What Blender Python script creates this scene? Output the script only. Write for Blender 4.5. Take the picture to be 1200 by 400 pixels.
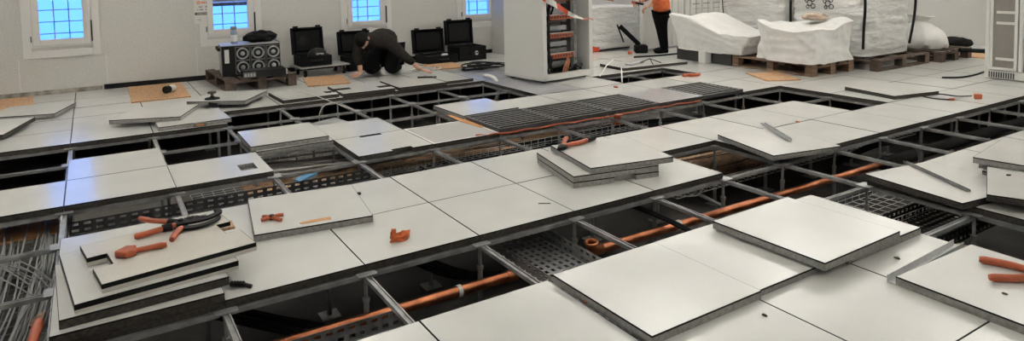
import bpy, math, random
from mathutils import Vector, Matrix, noise
random.seed(7)
for o in list(bpy.data.objects): bpy.data.objects.remove(o)
scene = bpy.context.scene
COL = scene.collection

# ---------------------------------------------------------------- camera
F_PX, YAW, PITCH, ROLL = 795.131, 2.585165, -0.068751, 0.021178
CAM = Vector((2.93834, -0.40516, 1.33356)); CY = 20.0
fwd = Vector((math.cos(YAW)*math.cos(PITCH), math.sin(YAW)*math.cos(PITCH), math.sin(PITCH)))
rgt = fwd.cross(Vector((0, 0, 1))).normalized(); dwn = fwd.cross(rgt)
r2 = math.cos(ROLL)*rgt + math.sin(ROLL)*dwn
d2 = -math.sin(ROLL)*rgt + math.cos(ROLL)*dwn
cd = bpy.data.cameras.new('camera'); cam = bpy.data.objects.new('camera', cd); COL.objects.link(cam)
M = Matrix((( r2.x, -d2.x, -fwd.x, CAM.x), (r2.y, -d2.y, -fwd.y, CAM.y), (r2.z, -d2.z, -fwd.z, CAM.z), (0, 0, 0, 1)))
cam.matrix_world = M
cd.sensor_width = 36; cd.lens = F_PX/1200*36; cd.shift_y = -(200-CY)/1200; cd.clip_start = .05
scene.camera = cam

# ---------------------------------------------------------------- world, exposure
SKY = (.10, .30, 1.0); SKY_STRENGTH = 2.5
LAMP_STRENGTH = 38.0
w = bpy.data.worlds.new('sky'); scene.world = w; w.use_nodes = True
bg = w.node_tree.nodes['Background']; bg.inputs[0].default_value = (*SKY, 1); bg.inputs[1].default_value = SKY_STRENGTH
vs = scene.view_settings
vs.view_transform = 'Standard'; vs.look = 'None'; vs.gamma = 1; vs.use_curve_mapping = False; vs.exposure = 0.28

# ---------------------------------------------------------------- materials
MATS = {}
def mat(name, col, rough=.5, metal=0.0, spec=.5, noise_amt=0.0, noise_scale=20, bump=0.0, bump_scale=60, col2=None, emit=0.0, detail=4, coat=0.0, speck=None, stretch=None, bump_dist=.01):
    if name in MATS: return MATS[name]
    m = bpy.data.materials.new(name); m.use_nodes = True
    nt = m.node_tree; b = nt.nodes['Principled BSDF']
    b.inputs['Base Color'].default_value = (*col, 1); b.inputs['Roughness'].default_value = rough
    b.inputs['Metallic'].default_value = metal; b.inputs['Specular IOR Level'].default_value = spec
    b.inputs['Coat Weight'].default_value = coat; b.inputs['Coat Roughness'].default_value = .12
    tc = nt.nodes.new('ShaderNodeTexCoord'); vec = tc.outputs['Object']
    if stretch:
        mp = nt.nodes.new('ShaderNodeMapping'); mp.inputs['Scale'].default_value = stretch
        nt.links.new(vec, mp.inputs[0]); vec = mp.outputs[0]
    out = None
    if noise_amt > 0:
        n = nt.nodes.new('ShaderNodeTexNoise'); n.inputs['Scale'].default_value = noise_scale; n.inputs['Detail'].default_value = detail
        nt.links.new(vec, n.inputs['Vector'])
        r = nt.nodes.new('ShaderNodeValToRGB'); r.color_ramp.elements[0].position = .35; r.color_ramp.elements[1].position = .68
        c2 = col2 if col2 else tuple(c*(1-noise_amt) for c in col)
        r.color_ramp.elements[0].color = (*c2, 1); r.color_ramp.elements[1].color = (*col, 1)
        nt.links.new(n.outputs['Fac'], r.inputs[0]); out = r.outputs[0]
    if speck:
        sc, amt, thr, scol = speck
        n = nt.nodes.new('ShaderNodeTexNoise'); n.inputs['Scale'].default_value = sc; n.inputs['Detail'].default_value = 2
        nt.links.new(vec, n.inputs['Vector'])
        r = nt.nodes.new('ShaderNodeValToRGB'); r.color_ramp.elements[0].position = thr; r.color_ramp.elements[1].position = thr+.06
        r.color_ramp.elements[0].color = (0, 0, 0, 1); r.color_ramp.elements[1].color = (amt,)*3+(1,)
        nt.links.new(n.outputs['Fac'], r.inputs[0])
        mx = nt.nodes.new('ShaderNodeMix'); mx.data_type = 'RGBA'
        nt.links.new(r.outputs[0], mx.inputs[0])
        if out: nt.links.new(out, mx.inputs[6])
        else: mx.inputs[6].default_value = (*col, 1)
        mx.inputs[7].default_value = (*scol, 1); out = mx.outputs[2]
    if out: nt.links.new(out, b.inputs['Base Color'])
    if bump > 0:
        n = nt.nodes.new('ShaderNodeTexNoise'); n.inputs['Scale'].default_value = bump_scale; n.inputs['Detail'].default_value = 5
        nt.links.new(vec, n.inputs['Vector'])
        bp = nt.nodes.new('ShaderNodeBump'); bp.inputs['Strength'].default_value = bump; bp.inputs['Distance'].default_value = bump_dist
        nt.links.new(n.outputs['Fac'], bp.inputs['Height']); nt.links.new(bp.outputs[0], b.inputs['Normal'])
    if emit:
        b.inputs['Emission Color'].default_value = (*col, 1); b.inputs['Emission Strength'].default_value = emit
    MATS[name] = m; return m

LAM = mat('white_laminate', (.70, .695, .655), .17, spec=1.0, noise_amt=.07, noise_scale=3, speck=(160, .35, .62, (.50, .49, .45)))
LAM2 = mat('cream_laminate', (.68, .65, .58), .24, spec=.8, noise_amt=.10, noise_scale=5, speck=(120, .4, .6, (.48, .45, .39)))
TRIM = mat('black_edging', (.010, .010, .009), .7, spec=.15)
SIDE_SHADE = mat('panel_core_shaded', (.075, .067, .058), .8, spec=.2, noise_amt=.5, noise_scale=60)  # shaded copy of the panel core: edge shade is put into its colour
SIDE_LIT = mat('panel_core_lit', (.30, .29, .27), .65, noise_amt=.35, noise_scale=50)  # lit copy of the same core, the light put into its colour
UNDER = mat('panel_steel_underside', (.36, .35, .33), .5, metal=.0, speck=(220, .5, .55, (.30, .29, .28)))
GREYV = mat('grey_vinyl', (.30, .30, .31), .3, spec=.8, noise_amt=.15, noise_scale=8, speck=(200, .4, .6, (.2, .2, .2)))
STEEL = mat('galvanised_steel', (.40, .40, .39), .42, metal=.5, noise_amt=.35, noise_scale=14)
STEEL_D = mat('dull_steel', (.22, .215, .21), .5, metal=.4, noise_amt=.4, noise_scale=20)
ALU = mat('brushed_aluminium', (.55, .55, .54), .32, metal=.8, noise_amt=.2, noise_scale=30)
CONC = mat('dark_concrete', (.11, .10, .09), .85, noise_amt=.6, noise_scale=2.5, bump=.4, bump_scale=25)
COPPER = mat('copper_pipe', (.60, .23, .11), .30, metal=1.0, noise_amt=.45, noise_scale=9, col2=(.30, .10, .05))
FOAM = mat('black_pipe_foam', (.014, .013, .012), .85, spec=.15, noise_amt=.4, noise_scale=20)
WALLM = mat('stippled_wall_paint', (.62, .605, .565), .75, noise_amt=.16, noise_scale=70, bump=.55, bump_scale=110, detail=2)
WALL2 = mat('smooth_wall_paint', (.54, .53, .50), .5, noise_amt=.06, noise_scale=60, bump=.1, bump_scale=80)
CEILM = mat('ceiling_white', (.7, .69, .67), .8)
PLASTER = mat('worn_plaster', (.36, .33, .28), .9, noise_amt=.6, noise_scale=12, bump=.7, bump_scale=30)
FRAME = mat('window_upvc', (.68, .665, .63), .4)
LATT = mat('painted_bars', (.45, .50, .55), .5)
BLKP = mat('black_plastic', (.008, .008, .008), .6, spec=.25, noise_amt=.3, noise_scale=30)
BLKC = mat('black_case', (.006, .006, .006), .75, spec=.15, bump=.2, bump_scale=80)
RUBBER = mat('black_rubber', (.010, .010, .010), .85, spec=.1)
WOOD = mat('pallet_wood', (.25, .155, .095), .75, noise_amt=.55, noise_scale=7, stretch=(1, 6, 6), bump=.3, bump_scale=30)
WOODD = mat('weathered_pallet_wood', (.11, .075, .055), .8, noise_amt=.6, noise_scale=7, bump=.3, bump_scale=30)
PLY = mat('plywood', (.52, .30, .15), .65, noise_amt=.4, noise_scale=10, stretch=(1, 7, 1), speck=(80, .5, .6, (.30, .15, .07)))
DUSTY = mat('dusty_board', (.62, .38, .22), .85, noise_amt=.5, noise_scale=7, speck=(30, .8, .58, (.08, .07, .06)))
CARD = mat('cardboard_orange', (.62, .30, .12), .75, noise_amt=.2, noise_scale=30)
FILM = mat('white_film', (.80, .79, .76), .34, spec=.6, noise_amt=.06, noise_scale=3, bump=.9, bump_scale=6, bump_dist=.03)
FILM2 = mat('white_woven_film', (.82, .81, .78), .5, noise_amt=.08, noise_scale=4, bump=.9, bump_scale=4.5, bump_dist=.03)
FILMG = mat('grey_stretch_film', (.80, .795, .765), .3, spec=.7, noise_amt=.12, noise_scale=4, bump=1.0, bump_scale=3.5, stretch=(1, 1, 3.5), bump_dist=.05)
ORANGE = mat('orange_plastic', (.44, .090, .028), .45, noise_amt=.25, noise_scale=25)
ORFAB = mat('orange_fabric', (.62, .13, .03), .8, noise_amt=.35, noise_scale=18, bump=.4, bump_scale=40)
RED = mat('red_tape', (.60, .07, .025), .45)
WHITEP = mat('white_plastic', (.72, .71, .68), .4)
CABW = mat('cabinet_paint', (.74, .73, .69), .35, spec=.6, noise_amt=.04, noise_scale=40)
RACKM = mat('rack_mesh_grey', (.36, .33, .30), .5, metal=.3, noise_amt=.3, noise_scale=90)
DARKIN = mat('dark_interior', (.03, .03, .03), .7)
SWEAT = mat('charcoal_sweater', (.026, .023, .021), .95, spec=.1, noise_amt=.3, noise_scale=25, bump=.5, bump_scale=18)
TROUS = mat('black_trousers', (.005, .005, .005), .95, spec=.08, bump=.4, bump_scale=15)
SKIN = mat('skin', (.50, .27, .18), .5, noise_amt=.12, noise_scale=30)
HAIR = mat('dark_hair', (.010, .009, .008), .9, spec=.15, noise_amt=.4, noise_scale=60, bump=.6, bump_scale=70)
PAPER = mat('paper', (.66, .65, .62), .6)
INK = mat('black_print', (.03, .03, .03), .6)
INKO = mat('orange_print', (.7, .2, .05), .6)
CABLEB = mat('black_cable', (.010, .010, .010), .6, spec=.2)
CABLEG = mat('grey_cable', (.26, .26, .25), .5)
CABLEW = mat('white_cable', (.60, .59, .56), .45)
BLUEP = mat('blue_plastic', (.16, .38, .62), .35)
KRAFT = mat('kraft_paper', (.50, .39, .30), .8, noise_amt=.3, noise_scale=20)
GRILLE = mat('dark_grille_steel', (.075, .075, .075), .5, metal=.4, noise_amt=.3, noise_scale=20)
WIRE = mat('zinc_wire', (.72, .71, .69), .5)
LAMPM = mat('added_lamp_glow', (1, .985, .945), .5, emit=LAMP_STRENGTH)  # glow of the added uplights
def glass():
    m = bpy.data.materials.new('window_glass'); m.use_nodes = True; nt = m.node_tree
    for n in list(nt.nodes): nt.nodes.remove(n)
    o = nt.nodes.new('ShaderNodeOutputMaterial'); mx = nt.nodes.new('ShaderNodeMixShader'); f = nt.nodes.new('ShaderNodeFresnel'); f.inputs[0].default_value = 1.4
    t = nt.nodes.new('ShaderNodeBsdfTransparent'); g = nt.nodes.new('ShaderNodeBsdfGlossy'); g.inputs['Roughness'].default_value = .02
    t.inputs[0].default_value = (.93, .96, .98, 1)
    nt.links.new(f.outputs[0], mx.inputs[0]); nt.links.new(t.outputs[0], mx.inputs[1]); nt.links.new(g.outputs[0], mx.inputs[2]); nt.links.new(mx.outputs[0], o.inputs[0])
    return m
GLASS = glass()
def bottle_mat():
    m = bpy.data.materials.new('clear_blue_plastic'); m.use_nodes = True; b = m.node_tree.nodes['Principled BSDF']
    b.inputs['Base Color'].default_value = (.62, .80, .95, 1); b.inputs['Roughness'].default_value = .25; b.inputs['Transmission Weight'].default_value = .55
    return m
BOTTLE = bottle_mat()

# ---------------------------------------------------------------- mesh helpers
class MB:
    def __init__(s): s.v = []; s.f = []; s.m = []
    def add(s, vs_, fs, mi=0):
        n = len(s.v); s.v += [tuple(v) for v in vs_]; s.f += [tuple(i+n for i in f) for f in fs]; s.m += [mi]*len(fs) if isinstance(mi, int) else mi; return s
    def box(s, x0, x1, y0, y1, z0, z1, mi=0, T=None):
        V = [Vector(p) for p in ((x0,y0,z0),(x1,y0,z0),(x1,y1,z0),(x0,y1,z0),(x0,y0,z1),(x1,y0,z1),(x1,y1,z1),(x0,y1,z1))]
        if T: V = [T @ p for p in V]
        return s.add(V, [(3,2,1,0),(4,5,6,7),(0,1,5,4),(1,2,6,5),(2,3,7,6),(3,0,4,7)], mi)
    def bar(s, p, q, w, h, mi=0):
        p = Vector(p); q = Vector(q); d = q-p; L = d.length; d.normalize()
        up = Vector((0,0,1)) if abs(d.z) < .95 else Vector((1,0,0))
        sd = d.cross(up).normalized(); up = sd.cross(d)
        T = Matrix(((d.x, sd.x, up.x, p.x),(d.y, sd.y, up.y, p.y),(d.z, sd.z, up.z, p.z),(0,0,0,1)))
        return s.box(0, L, -w/2, w/2, -h/2, h/2, mi, T)
    def prism(s, poly, z0, z1, mtop=0, mside=0, mbot=None):
        n = len(poly); V = [(x, y, z0) for x, y in poly]+[(x, y, z1) for x, y in poly]
        fs = [tuple(range(n, 2*n)), tuple(reversed(range(n)))]+[(i, (i+1) % n, n+(i+1) % n, n+i) for i in range(n)]
        return s.add(V, fs, [mtop, mbot if mbot is not None else mside]+[mside]*n)
    def tube(s, pts, r, n=8, caps=True, mi=0, closed=False):
        P = [Vector(p) for p in pts]; N = len(P); R_ = r if isinstance(r, (list, tuple)) else [r]*N
        V = []; prev = None
        for i, p in enumerate(P):
            a = P[i-1] if (i > 0 or closed) else P[i]; b = P[(i+1) % N] if (i < N-1 or closed) else P[i]
            d = (b-a).normalized()
            if prev is None:
                u = d.cross(Vector((0,0,1)));  u = d.cross(Vector((1,0,0))) if u.length < .1 else u
            else: u = prev-d*prev.dot(d)
            u.normalize(); prev = u; v_ = d.cross(u)
            for k in range(n):
                t = 2*math.pi*k/n; V.append(p+R_[i]*(math.cos(t)*u+math.sin(t)*v_))
        fs = []
        for i in range(N if closed else N-1):
            for k in range(n):
                j = (i+1) % N
                fs.append((i*n+k, i*n+(k+1) % n, j*n+(k+1) % n, j*n+k))
        if caps and not closed: fs += [tuple(reversed(range(n))), tuple(range((N-1)*n, N*n))]
        return s.add(V, fs, mi)
    def lathe(s, prof, n=16, T=None, mi=0):
        V = []
        for r, z in prof:
            for k in range(n):
                t = 2*math.pi*k/n; p = Vector((r*math.cos(t), r*math.sin(t), z)); V.append(T @ p if T else p)
        N = len(prof); fs = [(i*n+k, i*n+(k+1) % n, (i+1)*n+(k+1) % n, (i+1)*n+k) for i in range(N-1) for k in range(n)]
        fs += [tuple(reversed(range(n))), tuple(range((N-1)*n, N*n))]
        return s.add(V, fs, mi)
    def plate(s, o, u, v, nu, nv, hu=.55, hv=.55, mi=0, stagger=False):
        """perforated sheet: origin o, edge vectors u,v, nu x nv rectangular holes"""
        o = Vector(o); u = Vector(u); v = Vector(v)
        for i in range(nu):
            for j in range(nv):
                a0, a1, b0, b1 = i/nu, (i+1)/nu, j/nv, (j+1)/nv
                if stagger and i % 2 and j % 2: pass
                ca, cb = (a0+a1)/2, (b0+b1)/2; ha, hb = hu/2/nu, hv/2/nv
                P = [(a0,b0),(a1,b0),(a1,b1),(a0,b1),(ca-ha,cb-hb),(ca+ha,cb-hb),(ca+ha,cb+hb),(ca-ha,cb+hb)]
                s.add([o+u*a+v*b for a, b in P], [(0,1,5,4),(1,2,6,5),(2,3,7,6),(3,0,4,7)], mi)
        return s
    def mesh(s, name, mats):
        me = bpy.data.meshes.new(name); me.from_pydata(s.v, [], s.f)
        for m in (mats if isinstance(mats, (list, tuple)) else [mats]): me.materials.append(m)
        for p, mi in zip(me.polygons, s.m): p.material_index = mi
        me.update(); return me
    def build(s, name, mats, parent=None, smooth=False, bevel=0, solid=0, loc=None, rot=None):
        me = s.mesh(name, mats); o = bpy.data.objects.new(name, me); COL.objects.link(o)
        if smooth:
            for p in me.polygons: p.use_smooth = True
            if hasattr(me, 'set_sharp_from_angle'): me.set_sharp_from_angle(angle=math.radians(50))
        if parent: o.parent = parent
        if loc: o.location = loc
        if rot: o.rotation_euler = rot
        if solid:
            md = o.modifiers.new('thickness', 'SOLIDIFY'); md.thickness = solid; md.offset = 0
        if bevel:
            md = o.modifiers.new('bevel', 'BEVEL'); md.width = bevel; md.segments = 2; md.limit_method = 'ANGLE'
        return o

def tag(o, label, cat, group=None):
    o['label'] = label; o['category'] = cat
    if group: o['group'] = group
    return o
def struct(o): o['kind'] = 'structure'; return o
def stuff(o): o['kind'] = 'stuff'; return o
def thing(name, label, cat, loc=(0,0,0), rotz=0, group=None, rot=None):
    o = bpy.data.objects.new(name, None); COL.objects.link(o); o.empty_display_size = .1
    o.location = loc; o.rotation_euler = rot if rot else (0, 0, rotz)
    return tag(o, label, cat, group)
def link_obj(name, me, parent=None, loc=(0,0,0), rotz=0):
    o = bpy.data.objects.new(name, me); COL.objects.link(o); o.parent = parent; o.location = loc; o.rotation_euler = (0,0,rotz); return o
def smooth_path(pts, k=6):
    """Catmull-Rom through pts"""
    P = [Vector(p) for p in pts]; out = []
    for i in range(len(P)-1):
        p0 = P[max(i-1,0)]; p1 = P[i]; p2 = P[i+1]; p3 = P[min(i+2, len(P)-1)]
        for j in range(k):
            t = j/k
            out.append(.5*((2*p1)+(p2-p0)*t+(2*p0-5*p1+4*p2-p3)*t*t+(3*p1-p0-3*p2+p3)*t**3))
    out.append(P[-1]); return out

G = .6          # floor grid
def at(a, b, z=0): return (b*G, a*G, z)
T_ = .036       # panel thickness
DEPTH = -.5     # concrete below the raised floor
WX = -6.6       # window wall
YB = 11.4       # far wall
XR, YF, ZC = 6.0, -4.2, 3.1

# ---------------------------------------------------------------- setting: slab, walls, ceiling
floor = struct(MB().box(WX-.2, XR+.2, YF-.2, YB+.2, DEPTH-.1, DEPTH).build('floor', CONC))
WINY = [-2.56+1.86*i for i in range(8)]     # window centres along the wall
HW, ZB, ZT = .30, .56, 1.80                 # wall opening
m = MB()
m.box(WX-.2, WX, YF-.2, YB+.2, DEPTH, ZB); m.box(WX-.2, WX, YF-.2, YB+.2, ZT, ZC)
ys = [YF-.2]+[y+s*HW for y in WINY for s in (-1, 1)]+[YB+.2]
for i in range(0, len(ys), 2): m.box(WX-.2, WX, ys[i], ys[i+1], ZB, ZT)
wall_left = struct(m.build('wall_left', WALLM))
struct(MB().box(WX, XR, YB, YB+.2, DEPTH, ZC).build('wall_back', WALL2))
struct(MB().box(XR, XR+.2, YF-.2, YB+.2, DEPTH, ZC).build('wall_right', WALL2))
struct(MB().box(WX, XR, YF-.2, YF, DEPTH, ZC).build('wall_front', WALL2))
struct(MB().box(WX-.2, XR+.2, YF-.2, YB+.2, ZC, ZC+.1).build('ceiling', CEILM))
# short return of the wall behind the rack
struct(MB().box(WX, -5.75, 5.125, 5.40, 0, ZC).build('wall_return', WALL2))
# panel seams on the wall, worn plaster foot, skirting
sm = MB()
for y in WINY: 
    for s in (-1, 1): sm.box(WX, WX+.003, y+s*.43-.004, y+s*.43+.004, .07, .43)
struct(sm.build('trim_1', FRAME))
struct(MB().box(WX, WX+.012, -1.35, -.33, 0, .05).build('trim_2', PLASTER))
sk = lambda n, y0, y1: struct(MB().box(WX, WX+.02, y0, y1, 0, .055).box(WX, WX+.026, y0, y1, .05, .06).build(n, BLKP))
sk('baseboard_left', -.31, 5.12); sk('baseboard_left_end', -4.1, -1.36)
struct(MB().box(-1.9, XR, YB-.05, YB, .02, .12).build('baseboard_back', BLKP))

for i, y in enumerate(WINY):
    win = bpy.data.objects.new(f'window_{i+1}', None); COL.objects.link(win); win.location = (WX, y, 0); struct(win)
    def frame(y0, y1, z0, z1, wd, x0, x1, m):
        m.box(x0, x1, y0, y0+wd, z0, z1); m.box(x0, x1, y1-wd, y1, z0, z1); m.box(x0, x1, y0+wd, y1-wd, z0, z0+wd); m.box(x0, x1, y0+wd, y1-wd, z1-wd, z1); return m
    frame(-.385, .385, .43, 1.93, .085, 0, .016, MB()).build('casing', FRAME, win, bevel=.003)
    frame(-.302, .302, .555, 1.80, .02, -.19, .012, MB()).build('reveal', FRAME, win)
    frame(-.285, .285, .572, 1.785, .072, -.03, .022, MB()).build('sash', FRAME, win, bevel=.006)
    MB().box(-.012, -.006, -.217, .217, .64, 1.72).build('pane', GLASS, win)
    for yy in (-.075, .075): MB().box(-.16, -.145, yy-.006, yy+.006, .57, 1.8).build('grille_bar', LATT, win)
    for zz in (.70, .84, .98, 1.12, 1.26, 1.40, 1.54): MB().box(-.163, -.142, -.28, .28, zz-.005, zz+.005).build('grille_bar', LATT, win)
    MB().box(.0, .034, .292, .306, .60, .85).build('hinge', BLKP, win); MB().box(.0, .03, -.306, -.292, .62, .69).build('hinge', STEEL_D, win)
    if i in (2, 3, 4):
        MB().box(-.10, -.06, -.24, .24, .945, .99).build('shutter_bar', STEEL_D, win)
        for k in range(14): MB().box(-.09, -.07, -.24, .24, .995+k*.055, 1.04+k*.055).build('shutter_slat', FRAME, win)

# added unseen uplights, invented to light the room softly off the ceiling
for x in (-5.3, -3.0, -.4, 3.4):
    for y in (-1.6, 2.2, 5.4, 7.9, 10.3):
        lp = thing('added_uplight', 'added unseen uplight shining at the ceiling', 'lamp', (x, y, ZC-.55), group='added uplights')
        MB().box(-.17, .17, -.62, .62, 0, .05).build('housing', WHITEP, lp)
        MB().box(-.15, .15, -.60, .60, .051, .056).build('diffuser', LAMPM, lp)
        for yy in (-.5, .5): MB().box(-.004, .004, yy-.004, yy+.004, .05, .549).build('rod', STEEL_D, lp)

# ---------------------------------------------------------------- raised floor: panels, stringers, pedestals
OPEN = set()
def op(b, *aa):
    for a in aa: OPEN.add((a, b))
op(-7, 1, 2, 3, 4, 5); op(-6, -4, -3, -2, -1, 0, 1, 2, 3, 4, 5, 8, 9)
op(-5, -4, -3, -2, 0, 3); op(-4, 1); op(-3, -4, -3, -2, -1, 0, 1, 2, 3, 4, 5, 6, 7, 8, 9)
op(-2, -4, -3, -2, 9); op(-1, -4, -3, -2, 5); op(0, -4, -3, -2, -1, 0, 1, 2, 3, 4, 5, 6, 7, 8, 9, 10, 11, 12, 13, 14)
op(1, 5, -4, -3, -2, -1); op(2, 5)
GRILLES = {(4, -4), (5, -4), (6, -4), (8, -4)}
SKIP = GRILLES | {(1, -5), (4, -5), (7, -4), (3, -4), (2, -4), (0, -4), (2, -5), (2, 1), (3, 1), (4, 1)}

def inset(poly, d):
    n = len(poly); out = []
    for i in range(n):
        p0 = Vector(poly[i-1]); p1 = Vector(poly[i]); p2 = Vector(poly[(i+1) % n])
        e1 = (p1-p0).normalized(); e2 = (p2-p1).normalized()
        n1 = Vector((-e1.y, e1.x)); n2 = Vector((-e2.y, e2.x))
        k = (n1+n2); k = k/(1+n1.dot(n2)) if (1+n1.dot(n2)) > .1 else n1
        q = p1+k*d; out.append((q.x, q.y))
    return out
H = .2985
SQ = [(-H, -H), (H, -H), (H, H), (-H, H)]
def panel_mesh(poly=SQ, top=LAM, side=SIDE_SHADE, rim=.0022):
    m = MB(); m.prism(poly, -T_, -.006, 2, 2)
    pi = inset(poly, rim); n = len(poly)
    V = [(x, y, -.006) for x, y in poly]+[(x, y, 0) for x, y in poly]+[(x, y, .0003) for x, y in pi]
    fs = [(i, (i+1) % n, n+(i+1) % n, n+i) for i in range(n)]+[(n+i, n+(i+1) % n, 2*n+(i+1) % n, 2*n+i) for i in range(n)]
    m.add(V, fs+[tuple(range(2*n, 3*n))], [1]*(2*n)+[0])
    return m.mesh('floor_panel', [top, TRIM, side])
PM = panel_mesh(); PM_G = panel_mesh(top=GREYV)
rnd = random.Random(3)
cnt = 0
for a in range(-4, 19):
    for b in range(-11, 4):
        if (a, b) in OPEN or (a, b) in SKIP: continue
        if a < -2 and b > -4: continue
        if b == 3 and a < 1: continue
        cnt += 1
        grey = (a == 6 and b in (-9, -8, -7, -6))
        x = (b+.5)*G
        o = link_obj('floor_panel', PM_G if grey else PM, floor, (x, (a+.5)*G, rnd.uniform(-.0008, .0008)), rnd.uniform(-.0015, .0015)+rnd.choice((0, math.pi/2)))
        if (a, b) == (18, b): o.location.y -= 0
print('floor panels', cnt)
# panels in the floor that differ
def floor_piece(poly, a, b, top=LAM, side=SIDE_SHADE, z=0, label=None):
    o = link_obj('floor_panel', panel_mesh(poly, top, side), floor, ((b+.5)*G, (a+.5)*G, z))
    if label: o['label'] = label
    return o
# local x = b axis (towards viewer right), local y = a axis
hx0, hx1, hy0, hy1 = -.005, .165, .115, .225
# panel with a rectangular hole: four strips would show seams, so a keyhole polygon
m = MB(); eps = .0005
def hole_panel(top, side):
    o4 = SQ; i4 = [(hx0, hy0), (hx1, hy0), (hx1, hy1), (hx0, hy1)]
    V = [(x, y, 0) for x, y in o4]+[(x, y, 0) for x, y in i4]+[(x, y, -T_) for x, y in o4]+[(x, y, -T_) for x, y in i4]
    fs = [(0,1,5,4),(1,2,6,5),(2,3,7,6),(3,0,4,7)]; mm = [0]*4
    for i in range(4):
        j = (i+1) % 4
        fs += [(8+i, 8+j, j, i), (4+i, 4+j, 12+j, 12+i), (8+j, 8+i, 12+i, 12+j)]; mm += [1, 2, 1]
    return MB().add(V, fs, mm).mesh('floor_panel', [top, side, SIDE_LIT])
o = link_obj('floor_panel', hole_panel(LAM, SIDE_SHADE), floor, (-3.5*G, .5*G, 0)); o['label'] = 'white panel with a square hole cut near one corner'
floor_piece([(-H,-H),(H,-H),(H,-.03),(.25,-.03),(.25,.13),(H,.13),(H,H),(-H,H),(-H,.09),(-.25,.09),(-.25,-.09),(-H,-.09)], 2, -4, label='white panel with a notch in two edges')
floor_piece([(-H,-H),(H,-H),(H,H),(-H,H)], 2, -5)
o = floor_piece(SQ, 3, -4, UNDER); MB().prism([(-H,-H),(H,-H),(H,-H+.018),(-H,-H+.018)], .0005, .002).prism([(-H,H-.018),(H,H-.018),(H,H),(-H,H)], .0005, .002).prism([(-H,-H+.018),(-H+.018,-H+.018),(-H+.018,H-.018),(-H,H-.018)], .0005, .002).prism([(H-.018,-H+.018),(H,-H+.018),(H,H-.018),(H-.018,H-.018)], .0005, .002).build('border', WHITEP, o)
o['label'] = 'grey speckled panel with a pale border'
floor_piece(SQ, 7, -4, GREYV, z=.028, label='plain grey panel between the slotted grilles')

# stringers (channel) and pedestals around every opening
def stringer_mesh():
    L = G-.05; m = MB()
    m.box(-L/2, L/2, -.014, .014, -.021, -.008); m.box(-L/2, L/2, -.014, -.009, -.008, 0); m.box(-L/2, L/2, .009, .014, -.008, 0)
    return m.mesh('stringer', [STEEL])
SM = stringer_mesh()
def pedestal_mesh():
    m = MB(); m.box(-.045, .045, -.045, .045, -.038, -.034); m.box(-.03, .03, -.03, .03, -.048, -.038)
    m.lathe([(.009, -.16), (.009, -.048)], 8); m.lathe([(.018, -.175), (.018, -.155)], 6)
    m.lathe([(.0135, DEPTH+.006), (.0135, -.175)], 8); m.box(-.05, .05, -.05, .05, DEPTH, DEPTH+.006)
    return m.mesh('pedestal', [STEEL])
PD = pedestal_mesh()
E_A, E_B, NODES = set(), set(), set()
for (a, b) in OPEN:
    E_A |= {(a, b), (a, b+1)}       # edges running along a, at line b / b+1
    E_B |= {(a, b), (a+1, b)}       # edges running along b, at line a / a+1
    NODES |= {(a, b), (a+1, b), (a, b+1), (a+1, b+1)}
for (a, b) in list(NODES):
    pass
ns = 0
for a, b in sorted(E_A):
    if a > 14 : continue
    link_obj('stringer', SM, floor, (b*G, (a+.5)*G, -T_-.003), math.pi/2); ns += 1
for a, b in sorted(E_B):
    if a > 14 or (a, b) in {(3, -5)}: continue
    link_obj('stringer', SM, floor, ((b+.5)*G, a*G, -T_-.003), 0); ns += 1
# pedestals also one row further in, seen under the panels
PED = set(NODES)
for a, b in list(NODES): PED.add((a, b-1))
PED = {(a, b) for a, b in PED if -4 <= a <= 14}
for a, b in sorted(PED): link_obj('pedestal', PD, floor, (b*G, a*G, 0))
print('stringers', ns, 'pedestals', len(PED))

# ---------------------------------------------------------------- slotted grille panels
def grille(a, b, label, z=.032, nsl=8):
    t = thing('floor_grille', label, 'floor grille', ((b+.5)*G, (a+.5)*G, z), group='slotted floor grilles')
    m = MB(); w_ = .028
    m.box(-H, H, -H, -H+w_, -.04, 0); m.box(-H, H, H-w_, H, -.04, 0); m.box(-H, -H+w_, -H+w_, H-w_, -.04, 0); m.box(H-w_, H, -H+w_, H-w_, -.04, 0)
    m.build('frame', GRILLE, t, bevel=.003)
    sl = MB().box(-.008, .008, -H+w_, H-w_, -.022, -.002); sl.m[1] = 1; sl = sl.mesh('slat', [BLKP, STEEL])  # slat sides blackened to paint in the shade between slats; steel on top
    n = nsl
    for i in range(n): link_obj('slat', sl, t, (-H+w_+(i+1)*(2*H-2*w_)/(n+1), 0, 0))
    MB().box(-H+w_, H-w_, -.006, .006, -.03, -.012).build('cross_bar', GRILLE, t)
    return t
grille(4, -4, 'dark slotted floor grille beside the two-high panel stack with plywood edge')
grille(5, -4, 'dark slotted floor grille, second from the plywood-edged panel stack')
grille(6, -4, 'dark slotted floor grille next to the plain grey panel, on its left')
grille(8, -4, 'dark slotted floor grille nearest the wrapped pallets')
for k, (a, b) in enumerate([(4, -4), (5, -4), (6, -4), (7, -4), (8, -4)]):
    pass
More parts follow.
